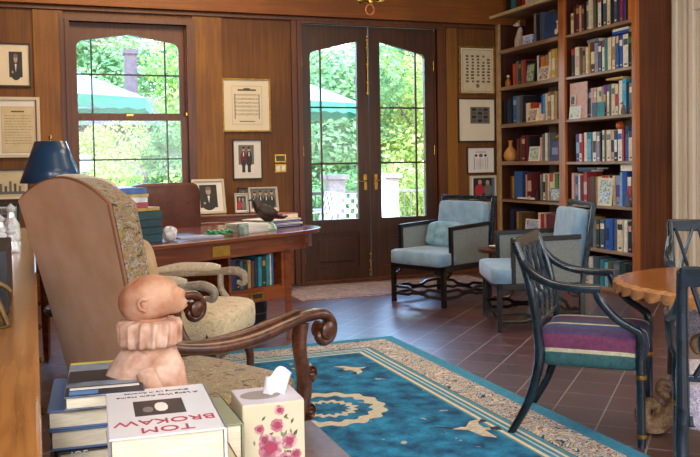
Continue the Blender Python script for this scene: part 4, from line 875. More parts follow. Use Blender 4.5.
# papers
def papers(label,x,y,w,l,n,m,rz,grp=None):
    t=MB()
    for k in range(n): t.box((random.uniform(-.006,.006),random.uniform(-.006,.006),.002+k*.003),(w,l,.0025),rot=random.uniform(-.06,.06))
    o=t.build('paper_stack',m,loc=dk(x,y),rz=DA+rz); tag(o,label,'papers',grp); return o
papers('loose blue-white papers spread beside the glass paperweight',-.02,-.3,.2,.28,3,mat('bluish_paper','a8b0cc',.7),1.2)
papers('dark blue folder lying on the desk near the paperweight',-.08,-.1,.16,.3,3,mat('blue_folder','33477e',.5),1.4)
papers('stack of white papers at the middle of the desk',.45,-.22,.20,.22,20,m_white,.1)
t=MB(); rn=random.Random(5)
for k in range(26): a=rn.uniform(0,6.28); t.sup((rn.uniform(-.09,.09),rn.uniform(-.04,.04),.012+rn.uniform(0,.02)),(.04,.02,.018),.9,.9,8,6,rot=Matrix.Rotation(a,3,'Z'))
o=t.build('green_ornament',m_green,loc=dk(.16,-.28),rz=DA,smooth=True); tag(o,'string of small green glass ornaments lying on the desk','ornament')
r=thing('glass_mug','small green and clear glass tumbler before the white papers','glass',dk(.3,-.36)); MB().lathe([(.03,0),(.035,.004),(.037,.07),(.034,.07),(.032,.01),(0,.009)],seg=18).build('body',mat('green_tint','6a9c86',.1,0,0,30,'c8d8d0'),r,smooth=True)
# bronze bird figure on glass base
r=thing('bronze_bird','dark bronze bird sculpture on a glass base on the desk','sculpture',dk(.60,-.24)); r.scale=(1.1,1.1,1.25)
MB().lathe([(.07,0),(.075,.01),(.06,.035),(.03,.05)],seg=18).build('base',mat('pale_green_glass','9cb4a0',.1),r,smooth=True)
t=MB(); t.sup((0,0,.1),(.14,.08,.085),.9,.9,18,10,rot=Matrix.Rotation(.6,3,'Y')); t.tube([(-.04,0,.12),(-.06,0,.16),(-.075,0,.175)],[.03,.02,.016],10,smooth=3); t.tube([(-.08,0,.175),(-.11,0,.17)],[.008,.002],6); t.tube([(.05,0,.09),(.11,.01,.07),(.15,.02,.075)],[.03,.022,.01],8,smooth=3,flat=.5)
for s in (-1,1): t.sup((.01,s*.038,.11),(.13,.02,.06),.9,.9,12,8,rot=Matrix.Rotation(.3,3,'Y'))
t.build('bird',mat('bronze_dark','33261f',.45,.4,0,20,'4a382c'),r,smooth=True)
for k_,(nm_,c_,h_,z_,rz_,w2_) in enumerate((('wide navy folder at the bottom under the bronze bird','navy',.016,.761,.05,.36),('wide white folder between two navy ones on the desk end','white',.014,.7775,-.03,.35),('wide navy folder above the white folder on the desk end','navy',.016,.792,.06,.35),('white folder nearly topping the pile at the desk end','white',.010,.8085,.12,.33))):
    fo=thing('folder',nm_,'folder',dk(.87,.0,z_),DA+rz_,'folders at the desk end'); MB().b(-w2_/2,w2_/2,-.15,.15,0,h_).build('cover',bmat(c_),fo,bevel=.003); MB().b(-w2_/2+.01,w2_/2-.03,-.1515,-.15,h_*.3,h_*.7).build('edge_band',bmat('lavender'),fo)
flatbook('orange-red leather book on top at the right desk end',*dk(.96,.0,.819),.18,.2,.036,mat('orange_red_leather','9a4222',.45,0,0,20,'ac5028'),DA+.1)
# waste basket
r=thing('waste_basket','round black waste basket beneath the desk bookshelf','basket',(1.43,5.95,0)); MB().lathe([(.12,0),(.125,.01),(.14,.25),(.145,.26),(.135,.26),(.115,.02),(0,.015)],seg=28).build('body',m_black,r,smooth=True); MB().tube([(.143*math.cos(2*PI*k/28),.143*math.sin(2*PI*k/28),.257) for k in range(28)],.005,6,closed=True).build('rim',mat('pewter','8a8c8e',.3,.8),r,smooth=True)
MB().tube([(.134*math.cos(2*PI*k/28),.134*math.sin(2*PI*k/28),.16) for k in range(28)],.003,6,closed=True).build('band',mat('pewter','8a8c8e',.3,.8),r,smooth=True)
# leather desk chair
r=thing('desk_chair','high square-backed brown leather chair behind the desk','chair',(1.06,6.66,0),R(180+20))
MB().sup((0,-.22,.78),(.60,.12,.62),.25,.25,32,14).build('backrest',m_leather,r,smooth=True)
MB().sup((0,.05,.44),(.56,.54,.14),.3,.3,32,12).build('seat',m_leather,r,smooth=True)
for s in (-1,1): MB().tube([(s*.29,-.2,.62),(s*.32,.0,.65),(s*.32,.2,.64),(s*.3,.24,.45)],.024,10,smooth=4).build('armrest',w_dark,r,smooth=True)
for s in (-1,1):
    for y in (-.2,.24): MB().tube([(s*.24,y,.4),(s*.25,y,0)],[.028,.02],8).build('leg',w_dark,r,smooth=True)
t=MB()
for k in range(3): t.lathe([(.012,-.004),(.01,.002),(0,.004)],(-.18+.18*k,-.158,.93),10,axis=Matrix.Rotation(-PI/2,3,'X'))
t.build('button',m_leather,r,smooth=True)
# table lamp with blue shade
r=thing('table_lamp','table lamp with dark blue conical shade at the desk left end','lamp',(.10,5.33,.761))
MB().lathe([(.075,0),(.08,.01),(.05,.03),(.02,.05),(.016,.1),(.03,.14),(.038,.19),(.03,.25),(.014,.29),(.012,.4)],seg=20).build('base',m_brass,r,smooth=True)
MB().lathe([(.195,.385),(.197,.383),(.108,.625),(.106,.625)],seg=40).build('x',m_black,r) if False else None
t=MB(); n=48; g0=[[(rr*math.cos(2*PI*k/n),rr*math.sin(2*PI*k/n),zz) for k in range(n+1)] for rr,zz in ((.178,.375),(.146,.46),(.114,.545),(.088,.62))]
t.sheet(g0); bmesh.ops.remove_doubles(t.bm,verts=t.bm.verts,dist=1e-5)
t.build('lamp_shade',mat('blue_shade','204468',.3,0,0,6,'285078',coat=.4),r,smooth=2,solid=.004)
MB().tube([(0,0,.4),(0,0,.64)],.004,6).build('harp',m_brass,r); MB().lathe([(.008,.63),(.012,.645),(0,.665)],seg=10).build('finial',m_brass,r,smooth=True)

# ---------------- big armchair (foreground) ----------------
def rosette(t,c,r,axis='x',dpt=.02):
    m_=Matrix.Rotation(PI/2,3,'Y') if axis=='x' else Matrix.Rotation(PI/2,3,'X')
    t.lathe([(r,-dpt),(r,-dpt*.4),(r*.8,dpt*.1),(r*.62,-dpt*.2),(r*.45,dpt*.4),(r*.25,dpt*.1),(0,dpt*.6)],c,18,axis=m_)
a1=thing('open_armchair','large tan-backed needlepoint armchair with carved scroll arms, foreground','armchair',(.47,2.87,.011),R(27.5-90))
# back: rear suede skin + needlework body
def backshape(u,v):  # u -1..1 across, v 0..1 up
    w=.20+.052*v; z=.36+v*.75+.07*(1-abs(u)**2.0)*v**3
    y=-.25-.17*v**1.15
    return w*u+.035+.012*v,y,z
def backmesh(off,thick,inset,top=1.0,bul=.03,n=18,mm=14):
    t=MB(); fr=[];bk_=[]
    for j in range(mm+1):
        v=j/mm; ra=[];rb=[]
        for i in range(n+1):
            u=-1+2*i/n; x,y,z=backshape(u*inset,v)
            bulge=bul*(1-abs(u)**2.5)*(1-abs(2*v-1)**3)
            rb.append(Vector((x,y+off-thick-bulge*.3,z))); ra.append(Vector((x,y+off+bulge,z)))
        fr.append(ra);bk_.append(rb)
    t.sheet(fr,0); t.sheet([q[::-1] for q in bk_],0)
    t.sheet([[fr[j][0] for j in range(mm+1)],[bk_[j][0] for j in range(mm+1)]][::-1]); t.sheet([[fr[j][-1] for j in range(mm+1)],[bk_[j][-1] for j in range(mm+1)]]); t.sheet([fr[-1],bk_[-1]]); t.sheet([fr[0],bk_[0]][::-1])
    bmesh.ops.remove_doubles(t.bm,verts=t.bm.verts,dist=1e-5); return t
backmesh(.035,.075,1.0,bul=.03).build('back_cushion',f_tap2,a1,smooth=True,bevel=0)
backmesh(-.045,.012,1.0,bul=.015).build('back_cover',m_suede,a1,smooth=True)
# piping along edge of back
pts=[]; 
for j in range(0,15): x,y,z=backshape(-1,j/14); pts.append((x,y-.05,z))
for i in range(1,18): x,y,z=backshape(-1+2*i/18,1); pts.append((x,y-.05,z))
for j in range(14,-1,-1): x,y,z=backshape(1,j/14); pts.append((x,y-.05,z))
MB().tube(pts,.007,6).build('piping',mat('piping_tan','8a5c40',.7),a1,smooth=True)
# scatter cushion visible over the top
MB().sup((-.02,-.355,1.135),(.30,.10,.10),.55,.6,28,12,rot=Matrix.Rotation(.1,3,'Y')).build('head_cushion',f_armpad,a1,smooth=True)
MB().sup((0,-.005,.42),(.58,.56,.15),.28,.28,36,14,fn=lambda p:Vector((p.x*(1+.12*p.y),p.y,p.z))).build('seat',f_tap,a1,smooth=True)
t=MB(); t.b(-.285,.285,.22,.26,.27,.36); t.b(-.27,-.24,-.26,.28,.27,.36); t.b(.24,.27,-.26,.28,.27,.36); t.b(-.26,.26,-.29,-.26,.27,.36); t.build('seat_rail',w_dark,a1,bevel=.008)
for s in (-1,1):
    # arm: from the back, dipping, rising to a scroll
    t=MB(); A=[(s*.22,-.30,.70),(s*.25,-.22,.665),(s*.285,-.10,.65),(s*.315,.03,.66),(s*.34,.15,.69),(s*.35,.24,.705),(s*.355,.305,.70),(s*.355,.345,.665),(s*.355,.34,.62),(s*.355,.305,.605),(s*.355,.28,.625),(s*.355,.29,.65)]
    t.tube(A,[.022,.026,.03,.03,.027,.026,.024,.022,.02,.018,.016,.012],10,smooth=5,flat=.8)
    arm=t.build('arm',w_dark,a1,smooth=True)
    t=MB(); t.lathe([(.018,-.035),(.03,-.028),(.026,0),(.03,.028),(.018,.035)],(s*.355,.305,.648),18,axis=Matrix.Rotation(PI/2,3,'Y')); t.build('scroll',w_dark,arm,smooth=True)
    t=MB(); t.tube([(s*.27,-.14,.672),(s*.305,-.02,.68),(s*.33,.1,.705),(s*.348,.2,.728)],[.006,.012,.012,.006],8,smooth=4); t.build('carved_ridge',w_arm2 if False else w_dark,arm,smooth=True)
    # support : S curve from the arm down to seat rail
    t=MB(); t.tube([(s*.345,.21,.685),(s*.34,.205,.62),(s*.33,.22,.56),(s*.315,.25,.49),(s*.305,.255,.42),(s*.30,.24,.36),(s*.295,.235,.30)],[.026,.024,.022,.026,.026,.024,.026],10,smooth=4,flat=1.1)
    sp_=t.build('arm_support',w_dark,a1,smooth=True)
    for q_ in ((s*.335,.262,.50),(s*.325,.262,.37)): t=MB(); rosette(t,q_,.035,'x',.034); t.build('rosette',w_dark,sp_,smooth=True)
    t=MB(); t.tube([(s*.28,.235,.32),(s*.30,.26,.2),(s*.285,.25,.1),(s*.29,.27,.03),(s*.29,.29,.02)],[.04,.03,.026,.03,.024],12,smooth=5); t.lathe([(.04,0),(.045,.02),(.03,.05)],(s*.29,.28,0),12); t.build('leg',w_dark,a1,smooth=True)
    t=MB(); t.tube([(s*.25,-.26,.34),(s*.25,-.27,.18),(s*.26,-.34,0.01)],[.032,.026,.024],10,smooth=5); t.build('leg',w_dark,a1,smooth=True)
t=MB(); t.tube([(-.27,.27,.14),(-.1,.02,.16),(0,-.0,.17),(.1,.02,.16),(.27,.27,.14)],.016,8,smooth=5); t.tube([(-.25,-.27,.14),(-.1,-.02,.16),(0,0,.17),(.1,-.02,.16),(.25,-.27,.14)],.016,8,smooth=5); t.build('stretcher',w_dark,a1,smooth=True)

# ---------------- smaller armchair by the desk ----------------
a2=thing('fauteuil','cream brocade armchair with padded arms facing right before the desk','armchair',(.70,4.36,.011),R(-28.6-90))
MB().sup((0,-.25,.60),(.52,.11,.46),.5,.55,30,14,rot=Matrix.Rotation(.16,3,'X')).build('backrest',mat('worn_gold_velvet','b08a58',.8,0,0,10,'c8a878',.1,sheen=.3),a2,smooth=True)
MB().sup((0,.04,.42),(.58,.60,.18),.4,.35,34,14).build('seat_cushion',f_cream,a2,smooth=True)
t=MB(); t.b(-.28,.28,.22,.26,.26,.34); t.b(-.28,-.24,-.26,.25,.26,.34); t.b(.24,.28,-.26,.25,.26,.34); t.b(-.28,.28,-.28,-.24,.26,.34); t.build('seat_rail',w_dark,a2,bevel=.006)
for s in (-1,1):
    MB().tube([(s*.27,-.24,.635),(s*.28,-.1,.655),(s*.28,.06,.655),(s*.28,.12,.65)],[.018,.026,.026,.018],12,smooth=5).build('arm_pad',f_armpad,a2,smooth=True)
    t=MB(); t.tube([(s*.27,-.26,.60),(s*.28,-.08,.62),(s*.28,.1,.63),(s*.28,.2,.635),(s*.28,.255,.61),(s*.28,.25,.57),(s*.28,.215,.575)],[.018,.018,.02,.024,.022,.018,.012],10,smooth=5); ar=t.build('arm',w_arm2,a2,smooth=True)
    MB().tube([(s*.28,.12,.62),(s*.27,.13,.53),(s*.265,.2,.43),(s*.265,.23,.33)],[.018,.018,.022,.022],10,smooth=5).build('arm_support',w_arm2 if s<0 else w_dark,a2,smooth=True)
    MB().tube([(s*.25,.24,.3),(s*.27,.28,.18),(s*.26,.27,0)],[.03,.022,.018],10,smooth=5).build('leg',w_dark,a2,smooth=True); MB().tube([(s*.25,-.25,.3),(s*.25,-.29,0)],[.026,.018],10).build('leg',w_dark,a2,smooth=True)
MB().tube([(-.26,-.27,.6),(-.2,-.31,.82),(0,-.335,.86),(.2,-.31,.82),(.26,-.27,.6)],.014,8,smooth=6).build('back_frame',w_arm2,a2,smooth=True)

r=thing('occasional_table','small black round table glimpsed between left cabinet and tan armchair','table',(.20,4.02,0))
MB().lathe([(.13,.56),(.17,.565),(.178,.58),(.17,.595),(.165,.597)],seg=32).build('top',m_ebony,r,smooth=True); MB().lathe([(.04,.05),(.02,.12),(.03,.3),(.02,.45),(.06,.56)],seg=14).build('column',m_ebony,r,smooth=True)
for k in range(3): a=.4+k*2.09; MB().tube([(0,0,.12),(.09*math.cos(a),.09*math.sin(a),.08),(.16*math.cos(a),.16*math.sin(a),.013)],[.018,.014,.012],8,smooth=4).build('leg',m_ebony,r,smooth=True)
o=MB().lathe([(.09,0),(.125,.004),(.14,.014),(.136,.015),(.09,.006)],seg=28).build('highlight_disc',mat('pewter','8a8c8e',.3,.8),smooth=True,loc=(.20,4.02,.598)); tag(o,'shiny pewter disc added as a white highlight on the small black table','highlight_disc')  # shiny disc put in to imitate a white highlight

# ---------------- blue chairs ----------------
def blue_chair(name,label,loc,rz,w,d,pillow):
    r=thing(name,label,'armchair',loc,rz,'pale blue armchairs by the bookcase'); hw=w/2; hd=d/2; k=.018
    def bar(t,p,q,s=.03): t.bar(p,q,s,s)
    for sx in (-1,1):
        MB().bar((sx*(hw-k),hd-k,0),(sx*(hw-k),hd-k,.34),.036,.036).build('leg',m_ebony,r,bevel=.004)
        MB().bar((sx*(hw-k),-hd+k,0),(sx*(hw-k),-hd+k,.34),.036,.036).build('leg',m_ebony,r,bevel=.004)
        # side frame: post, arm, panel
        t=MB(); bar(t,(sx*(hw-k),hd-.12,.31),(sx*(hw-k),hd-.115,.66),.032); bar(t,(sx*(hw-k),hd-.10,.655),(sx*(hw-k),-hd+.02,.675),.034); t.build('arm',m_ebony,r,bevel=.004)
        MB().b(sx*(hw-k)-.008,sx*(hw-k)+.008,-hd+.03,hd-.13,.35,.65).build('side_panel',m_cane,r)
    t=MB(); t.b(-hw,hw,hd-.036,hd,.30,.345); t.b(-hw,hw,-hd,-hd+.036,.30,.345); t.b(-hw,-hw+.036,-hd,hd,.30,.345); t.b(hw-.036,hw,-hd,hd,.30,.345); t.build('seat_frame',m_ebony,r,bevel=.004)
    # fretwork: each side has a double lower rail and a waisted apron
    for (p,q) in (((-hw+k,hd-k),(hw-k,hd-k)),((-hw+k,-hd+k),(hw-k,-hd+k)),((-hw+k,hd-k),(-hw+k,-hd+k)),((hw-k,hd-k),(hw-k,-hd+k))):
        P=Vector((p[0],p[1],0));Q=Vector((q[0],q[1],0)); t=MB()
        L=lambda a,z:tuple(P.lerp(Q,a)+Vector((0,0,z)))
        t.tube([L(0,.075),L(.3,.075),L(.38,.09),L(.5,.095),L(.62,.09),L(.7,.075),L(1,.075)],.014,6)
        t.tube([L(0,.135),L(.3,.135),L(.38,.112),L(.5,.105),L(.62,.112),L(.7,.135),L(1,.135)],.014,6)
        t.tube([L(0,.255),L(.10,.255),L(.15,.275),L(.18,.305)],.010,6); t.tube([L(1,.255),L(.90,.255),L(.85,.275),L(.82,.305)],.010,6)
        t.build('stretcher',m_ebony,r,smooth=True)
    # back frame
    t=MB(); 
    for sx in (-1,1): t.bar((sx*(hw-k),-hd+k,.30),(sx*(hw-k-.0),-hd-.07,.90),.036,.034)
    t.bar((-hw,-hd-.07,.895),(hw,-hd-.07,.895),.034,.035); t.build('back_frame',m_lacq,r,bevel=.005)
    MB().sup((0,-hd+.025,.635),(w-.10,.11,.46),.2,.2,32,14,rot=Matrix.Rotation(.13,3,'X')).build('back_cushion',m_blue,r,smooth=True)
    MB().b(-hw+.03,hw-.03,-.006,.006,-.24,.24).build('back_panel',m_cane,r,loc=(0,-hd-.03,.62)).rotation_euler[0]=.14
    c=MB().sup((0,.03,.40),(w-.0,d+.02,.13),.22,.2,36,14,fn=lambda p:Vector((p.x*(1.0 if p.y>d/2-.09 else .93),p.y,p.z))).build('seat_cushion',m_blue,r,smooth=True)
    return r
b1=blue_chair('blue_armchair','pale blue armchair on black fretwork frame beside the french doors',(3.34,6.655,0),R(112.3),.615,.64,True)
b2=blue_chair('blue_armchair','pale blue armchair seen side-on before the bookcase, behind striped chair',(3.455,5.40,0),R(159.5-90),.665,.62,False)
def scatter(label,x,y,z,w,h,rz,tx,chair):
    v=chair.matrix_basis@Vector((x,y,z)) ; r=MB().sup((0,0,0),(w,.11,h),.55,.5,30,14,fn=lambda p:p*(1+.03*math.sin(p.x*60)*math.cos(p.z*40))).build('throw_pillow',m_pillow,smooth=True,loc=v)
    r.rotation_euler=(tx,0,chair.rotation_euler[2]+rz); tag(r,label,'pillow'); return r
bpy.context.view_layer.update()
scatter('satin blue pillow leaning in the armchair beside the doors',.04,-.12,.57,.40,.24,.1,.35,b1)
scatter('small blue pillow lying in the armchair before the bookcase',.0,-.1,.54,.40,.2,0,.5,b2)
# small round wooden table between them
r=thing('side_table','small round dark wood table between the two blue armchairs','table',(3.56,6.03,0))
MB().lathe([(.14,.47),(.17,.475),(.175,.49),(.17,.505),(.16,.507)],seg=32).build('top',w_dark,r,smooth=True)
MB().lathe([(.03,.04),(.02,.1),(.026,.2),(.018,.3),(.03,.42),(.06,.47)],seg=14).build('column',w_dark,r,smooth=True)
for k in range(3): a=k*2.09; MB().tube([(0,0,.1),(.08*math.cos(a),.08*math.sin(a),.08),(.15*math.cos(a),.15*math.sin(a),.012)],[.018,.014,.012],8,smooth=4).build('leg',w_dark,r,smooth=True)
o=MB().lathe([(.03,0),(.06,.006),(.075,.018),(.07,.018),(.03,.008)],seg=24).build('dish',m_white,smooth=True,loc=(3.54,6.02,.508)); tag(o,'small white dish on the round side table','dish')

# ---------------- black armchairs ----------------
def black_chair(label,loc,rz,seatm,top_m):
    r=thing('black_armchair',label,'armchair',loc,rz,'blue-black open armchairs around the low table')
    # rear posts/legs
    for s in (-1,1):
        MB().tube([(s*.245,-.19,.40),(s*.25,-.20,.30),(s*.25,-.245,.15),(s*.252,-.325,.0)],[.024,.022,.019,.016],8,smooth=5).build('leg',m_lacq,r,smooth=True)
        t=MB(); t.tube([(s*.235,.225,.40),(s*.235,.23,0)],[.021,.017],12,smooth=2)
        t.build('leg',m_lacq,r,smooth=True)
        lg=[o for o in C.objects if o.parent is r and o.name.startswith('leg')][-1]
        for z in (.30,.05): MB().lathe([(.0225,z-.008),(.024,z),(.0225,z+.008)],(s*.235,.228,0),12).build('gilt_ring',m_gilt,lg,smooth=True)
        MB().tube([(s*.245,-.19,.38),(s*.247,-.21,.55),(s*.25,-.245,.72),(s*.252,-.295,.86)],[.022,.021,.019,.018],8,smooth=5).build('back_post',m_lacq,r,smooth=True)
        t=MB(); t.tube([(s*.25,-.265,.78),(s*.262,-.215,.725),(s*.275,-.13,.685),(s*.28,-.02,.672),(s*.275,.07,.672)],[.018,.02,.019,.019,.02],10,smooth=6); t.build('arm',m_lacq,r,smooth=True)
        t=MB(); t.tube([(s*.275,.05,.67),(s*.272,.07,.62),(s*.265,.13,.55),(s*.25,.19,.51),(s*.238,.225,.48),(s*.236,.228,.38)],[.018,.018,.018,.018,.02,.023],10,smooth=6); t.build('arm_support',m_lacq,r,smooth=True)
    yb=lambda z:-.19-.105*((z-.4)/.46)**1.3 if z>.4 else -.19
    t=MB(); t.bar((-.262,yb(.86),.845),(.262,yb(.86),.845),.026,.065); t.build('top_rail',top_m,r,bevel=.008)
    t=MB(); t.bar((-.24,yb(.5),.5),(.24,yb(.5),.5),.02,.022); t.build('lower_rail',m_lacq,r,bevel=.004)
    for k in range(4):
        x0=-.18+.12*k
        t=MB()
        for sg in (-1,1): t.tube([(x0+sg*.045,yb(.82)+.0,.83),(x0,yb(.7)+.005*sg,.68),(x0-sg*.012,yb(.6)+.005*sg,.6),(x0+sg*.03,yb(.51),.505)],.0095,6,smooth=4)
        t.build('splat',m_lacq,r,smooth=True)
    t=MB(); t.b(-.23,.23,.2,.225,.335,.38); t.b(-.23,.23,-.20,-.17,.335,.38); t.b(-.23,-.2,-.19,.22,.335,.38); t.b(.2,.23,-.19,.22,.335,.38); t.build('seat_frame',m_lacq,r,bevel=.006)
    MB().sup((0,.015,.395),(.50,.45,.165),.30,.24,40,16).build('seat',seatm,r,smooth=True)
    return r
black_chair('blue-black open armchair with purple striped seat, standing on the rug edge',(2.365,3.195,0),R(-43.8-90),f_stripe,m_carvtop)
black_chair('blue-black armchair behind the low table, against the cream wall',(3.335,3.385,0),math.atan2(-.79,-.61)-PI/2,f_seat3,m_lacq)
black_chair('blue-black armchair cut by the right picture edge, nearest the viewer',(2.29,2.19,0),math.atan2(.78,.62)-PI/2,f_seat3,m_lacq)

# ---------------- scalloped low table ----------------
tb=thing('scalloped_table','low fruitwood table with scalloped edge and carved scroll pedestal','table',(2.86,2.82,0))
n=144; poly=[]
for i in range(n):
    a=2*PI*i/n; q=.535-.014*(1-abs(math.sin(a*18)))**1.0; poly.append((q*math.cos(a),q*math.sin(a)))
MB().prism([(.93*x,.93*y) for x,y in poly],.014,lambda a,b,c:(a,b,.668+c)).build('top',w_table,tb)
t=MB()
for i in range(n):
    a=2*PI*i/n; b2=2*PI*(i+1)/n
    z=lambda a:.628+.018*(1-abs(math.sin(a*18)))
    rr=lambda a:.515+.016*abs(math.sin(a*18))
    V=[t.bm.verts.new(p) for p in ((.49*math.cos(a),.49*math.sin(a),.682),(.49*math.cos(b2),.49*math.sin(b2),.682),(rr(b2)*math.cos(b2),rr(b2)*math.sin(b2),.672),(rr(a)*math.cos(a),rr(a)*math.sin(a),.672),(rr(b2)*math.cos(b2),rr(b2)*math.sin(b2),z(b2)),(rr(a)*math.cos(a),rr(a)*math.sin(a),z(a)),(.47*math.cos(b2),.47*math.sin(b2),.64),(.47*math.cos(a),.47*math.sin(a),.64))]
    for q in ((0,1,2,3),(3,2,4,5),(5,4,6,7),(7,6,1,0)): t.bm.faces.new([V[k] for k in q])
bmesh.ops.remove_doubles(t.bm,verts=t.bm.verts,dist=1e-4); t.build('scalloped_rim',w_tedge,tb,smooth=True)
MB().lathe([(.10,.14),(.12,.17),(.07,.22),(.05,.30),(.075,.36),(.06,.44),(.045,.5),(.09,.56),(.2,.62),(.25,.66)],seg=24,fn=lambda a,z:1+.05*math.cos(8*a)).build('pedestal',w_ped,tb,smooth=True)
for k in range(3):
    a=R(148)+k*2.094; c,s=math.cos(a),math.sin(a)
    t=MB(); pr=[(.06,.18),(.14,.23),(.23,.19),(.28,.12),(.33,.05),(.385,.04),(.41,.08),(.39,.125),(.35,.12),(.345,.09)]
    t.tube([(p[0]*c,p[0]*s,p[1]) for p in pr],[.05,.05,.045,.042,.045,.042,.036,.03,.024,.018],12,smooth=5)
    pr=[(.10,.24),(.13,.32),(.11,.4),(.15,.43),(.19,.41),(.18,.37),(.155,.375)]
    t.tube([(p[0]*c,p[0]*s,p[1]) for p in pr],[.03,.026,.024,.022,.02,.016,.012],10,smooth=5)
    t.tube([(.30*c,.30*s,.16),(.335*c,.335*s,.19),(.32*c,.32*s,.225),(.285*c,.285*s,.21)],[.02,.022,.018,.012],10,smooth=4)
    t.lathe([(.03,0),(.055,.01),(.05,.03)],(.365*c,.365*s,0),12)
    t.build('scroll_leg',w_ped,tb,smooth=True)

# ---------------- left cabinet with objects ----------------
cb=thing('long_cabinet','long waist-high wooden cabinet along the left wall in the foreground','cabinet',(-.30,2.5,0))
MB().b(-.29,.30,-1.95,2.42,.865,.90).build('top',w_cab,cb,bevel=.006); MB().b(-.28,.27,-1.92,2.38,.08,.865).build('body',w_dark,cb); MB().b(-.27,.25,-1.9,2.36,0,.08).build('plinth',w_dark,cb)
for k in range(6):
    o=MB().b(.268,.286,-1.88+.71*k,-1.2+.71*k,.12,.83).build('door',w_dark,cb,bevel=.006); MB().lathe([(.006,0),(.014,.02),(0,.032)],(.286,-1.27+.71*k,.5),10,axis=Matrix.Rotation(PI/2,3,'Y')).build('knob',m_brass,o,smooth=True)
r=thing('black_box','upright black box with pale text lines on the left cabinet','box',(-.145,2.2,.901)); MB().box((0,0,.07),(.17,.4,.14)).build('case',mat('black_card','1c1a20',.5),r,bevel=.003)
t=MB()
for k in range(4): t.b(.02-.02*(k%2),.065,-.2016,-.2,.115-.016*k,.121-.016*k)
t.build('text_lines',m_white,r)
r=thing('brass_figurine','small brass figure with splayed legs standing on the left cabinet','figurine',(-.085,1.86,.901)); r.scale=(.8,.8,.8)
t=MB(); t.tube([(-.02,0,.085),(-.03,-.01,.04),(-.045,-.02,0)],[.012,.008,.007],8,smooth=3); t.tube([(.0,0,.085),(.02,-.01,.04),(.035,-.02,.0)],[.012,.008,.007],8,smooth=3); t.sup((-.01,0,.105),(.05,.035,.05),.9,.9,12,8); t.tube([(-.01,0,.12),(.03,-.01,.10),(.045,-.02,.085)],[.01,.006,.005],8,smooth=3); t.tube([(-.01,0,.12),(-.05,0,.10)],[.01,.006],8); t.sup((-.01,0,.145),(.026,.026,.03),.9,.9,10,8); t.lathe([(.045,-.0),(.045,.004)],(-.005,-.01,0),20); t.build('body',mat('dull_brass','7a6038',.5,.6,0,30,'5e4828'),r,smooth=True)
for i,(x,y,h,rr,lb) in enumerate(((-.10,4.05,.15,.035,'tall crystal decanter at the far end of the left cabinet'),(-.135,3.75,.12,.032,'shorter crystal decanter nearer on the left cabinet'),(-.09,3.5,.08,.03,'small crystal tumbler on the left cabinet'))):
    r=thing('crystal_decanter',lb,'decanter',(x,y,.901)); MB().lathe([(rr,0),(rr*1.1,.01),(rr,h*.5),(rr*.5,h*.7),(rr*.4,h*.85),(rr*.55,h*.9),(rr*.7,h*.97),(0,h*1.12)],seg=10).build('body',mat('crystal','c8ccd4',.08,0,0,60,'f0f0f4',coat=1,spec=.9),r,smooth=False,bevel=.001)
r=wallpic('small dark-framed photo leaning at the far end of left cabinet',-.21,-.07,.902,1.05,m_black,m_matw,(.15,.85,.15,.85),'windows',.014,-.1,4.5,'photo_frame',.25); r['category']='frame'

# ---------------- low table under foreground books ----------------
ct=thing('book_table','low wooden table at the bottom edge holding the foreground books','table',(.27,1.33,0))
MB().b(-.25,.26,-.34,.34,.655,.685).build('top',w_dark,ct,bevel=.004)
for sx in (-.21,.22):
    for sy in (-.3,.3): MB().b(sx-.02,sx+.02,sy-.02,sy+.02,0,.655).build('leg',w_dark,ct)
TZ=.686
# left stack
def sbook(label,cx,cy_,z,w,l,h,cov,rz,jacket=None,grp='left stack of foreground books'):
    r=thing('book',label,'book',(cx,cy_,z),rz,grp); t=MB(); t.b(-w/2,w/2,-l/2,l/2,0,.003); t.b(-w/2,w/2,-l/2,l/2,h-.003,h); t.b(w/2-.004,w/2,-l/2,l/2,0,h); t.build('cover',cov,r,bevel=.0012)
    MB().b(-w/2+.004,w/2-.005,-l/2+.005,l/2-.005,.003,h-.003).build('page_block',m_pages,r); return r
blu=mat('slate_blue_cover','4c6a9a',.5); z=TZ
s0=sbook('white-paged book at the very bottom of the left stack',.075,1.51,z,.12,.22,.056,mat('grey_cover','8a8a90',.5),-.12); z+=.0565
s1=sbook('black and white jacketed book with bold lettering in left stack',.08,1.51,z,.125,.22,.027,mat('black_cover','1e1e24',.45),.05); z+=.0275
m_ink=mat('white_lettering','e8e6e0',.5)
text('JOE',.017,'title_lettering',m_ink,s1,(-.03,-.1107,.0205),(R(90),0,0)); text('DIMAGGIO',.012,'title_lettering',m_ink,s1,(-.012,-.1107,.007),(R(90),0,0))
s2=sbook('cream-paged book with slate blue boards, lower of two',.083,1.515,z,.13,.22,.033,blu,-.06); z+=.0335
s3=sbook('cream-paged book with slate blue boards, upper of two',.081,1.515,z,.13,.22,.031,blu,-.07); z+=.0315
s4=sbook('dark-jacketed book with yellow edge topping the left stack',.106,1.512,z,.125,.24,.023,mat('dark_jacket','2a3a52',.4,0,0,12,'8fa4b8'),-.08)
t=MB(); t.b(-.061,.061,-.119,-.062,.023,.0235,0); t.b(-.061,.061,.108,.119,.023,.0235,1); t.b(-.055,-.01,-.112,-.09,.0235,.0239,2); t.b(-.055,.055,-.083,-.07,.0235,.0239,3); t.b(-.06,.05,-.03,.05,.0235,.0237,0)
t.build('jacket_art',[mat('jacket_navy','1c2430',.4),mat('jacket_yellow','d8c838',.5),mat('jacket_blue','5a8ac8',.5),m_white],s4)
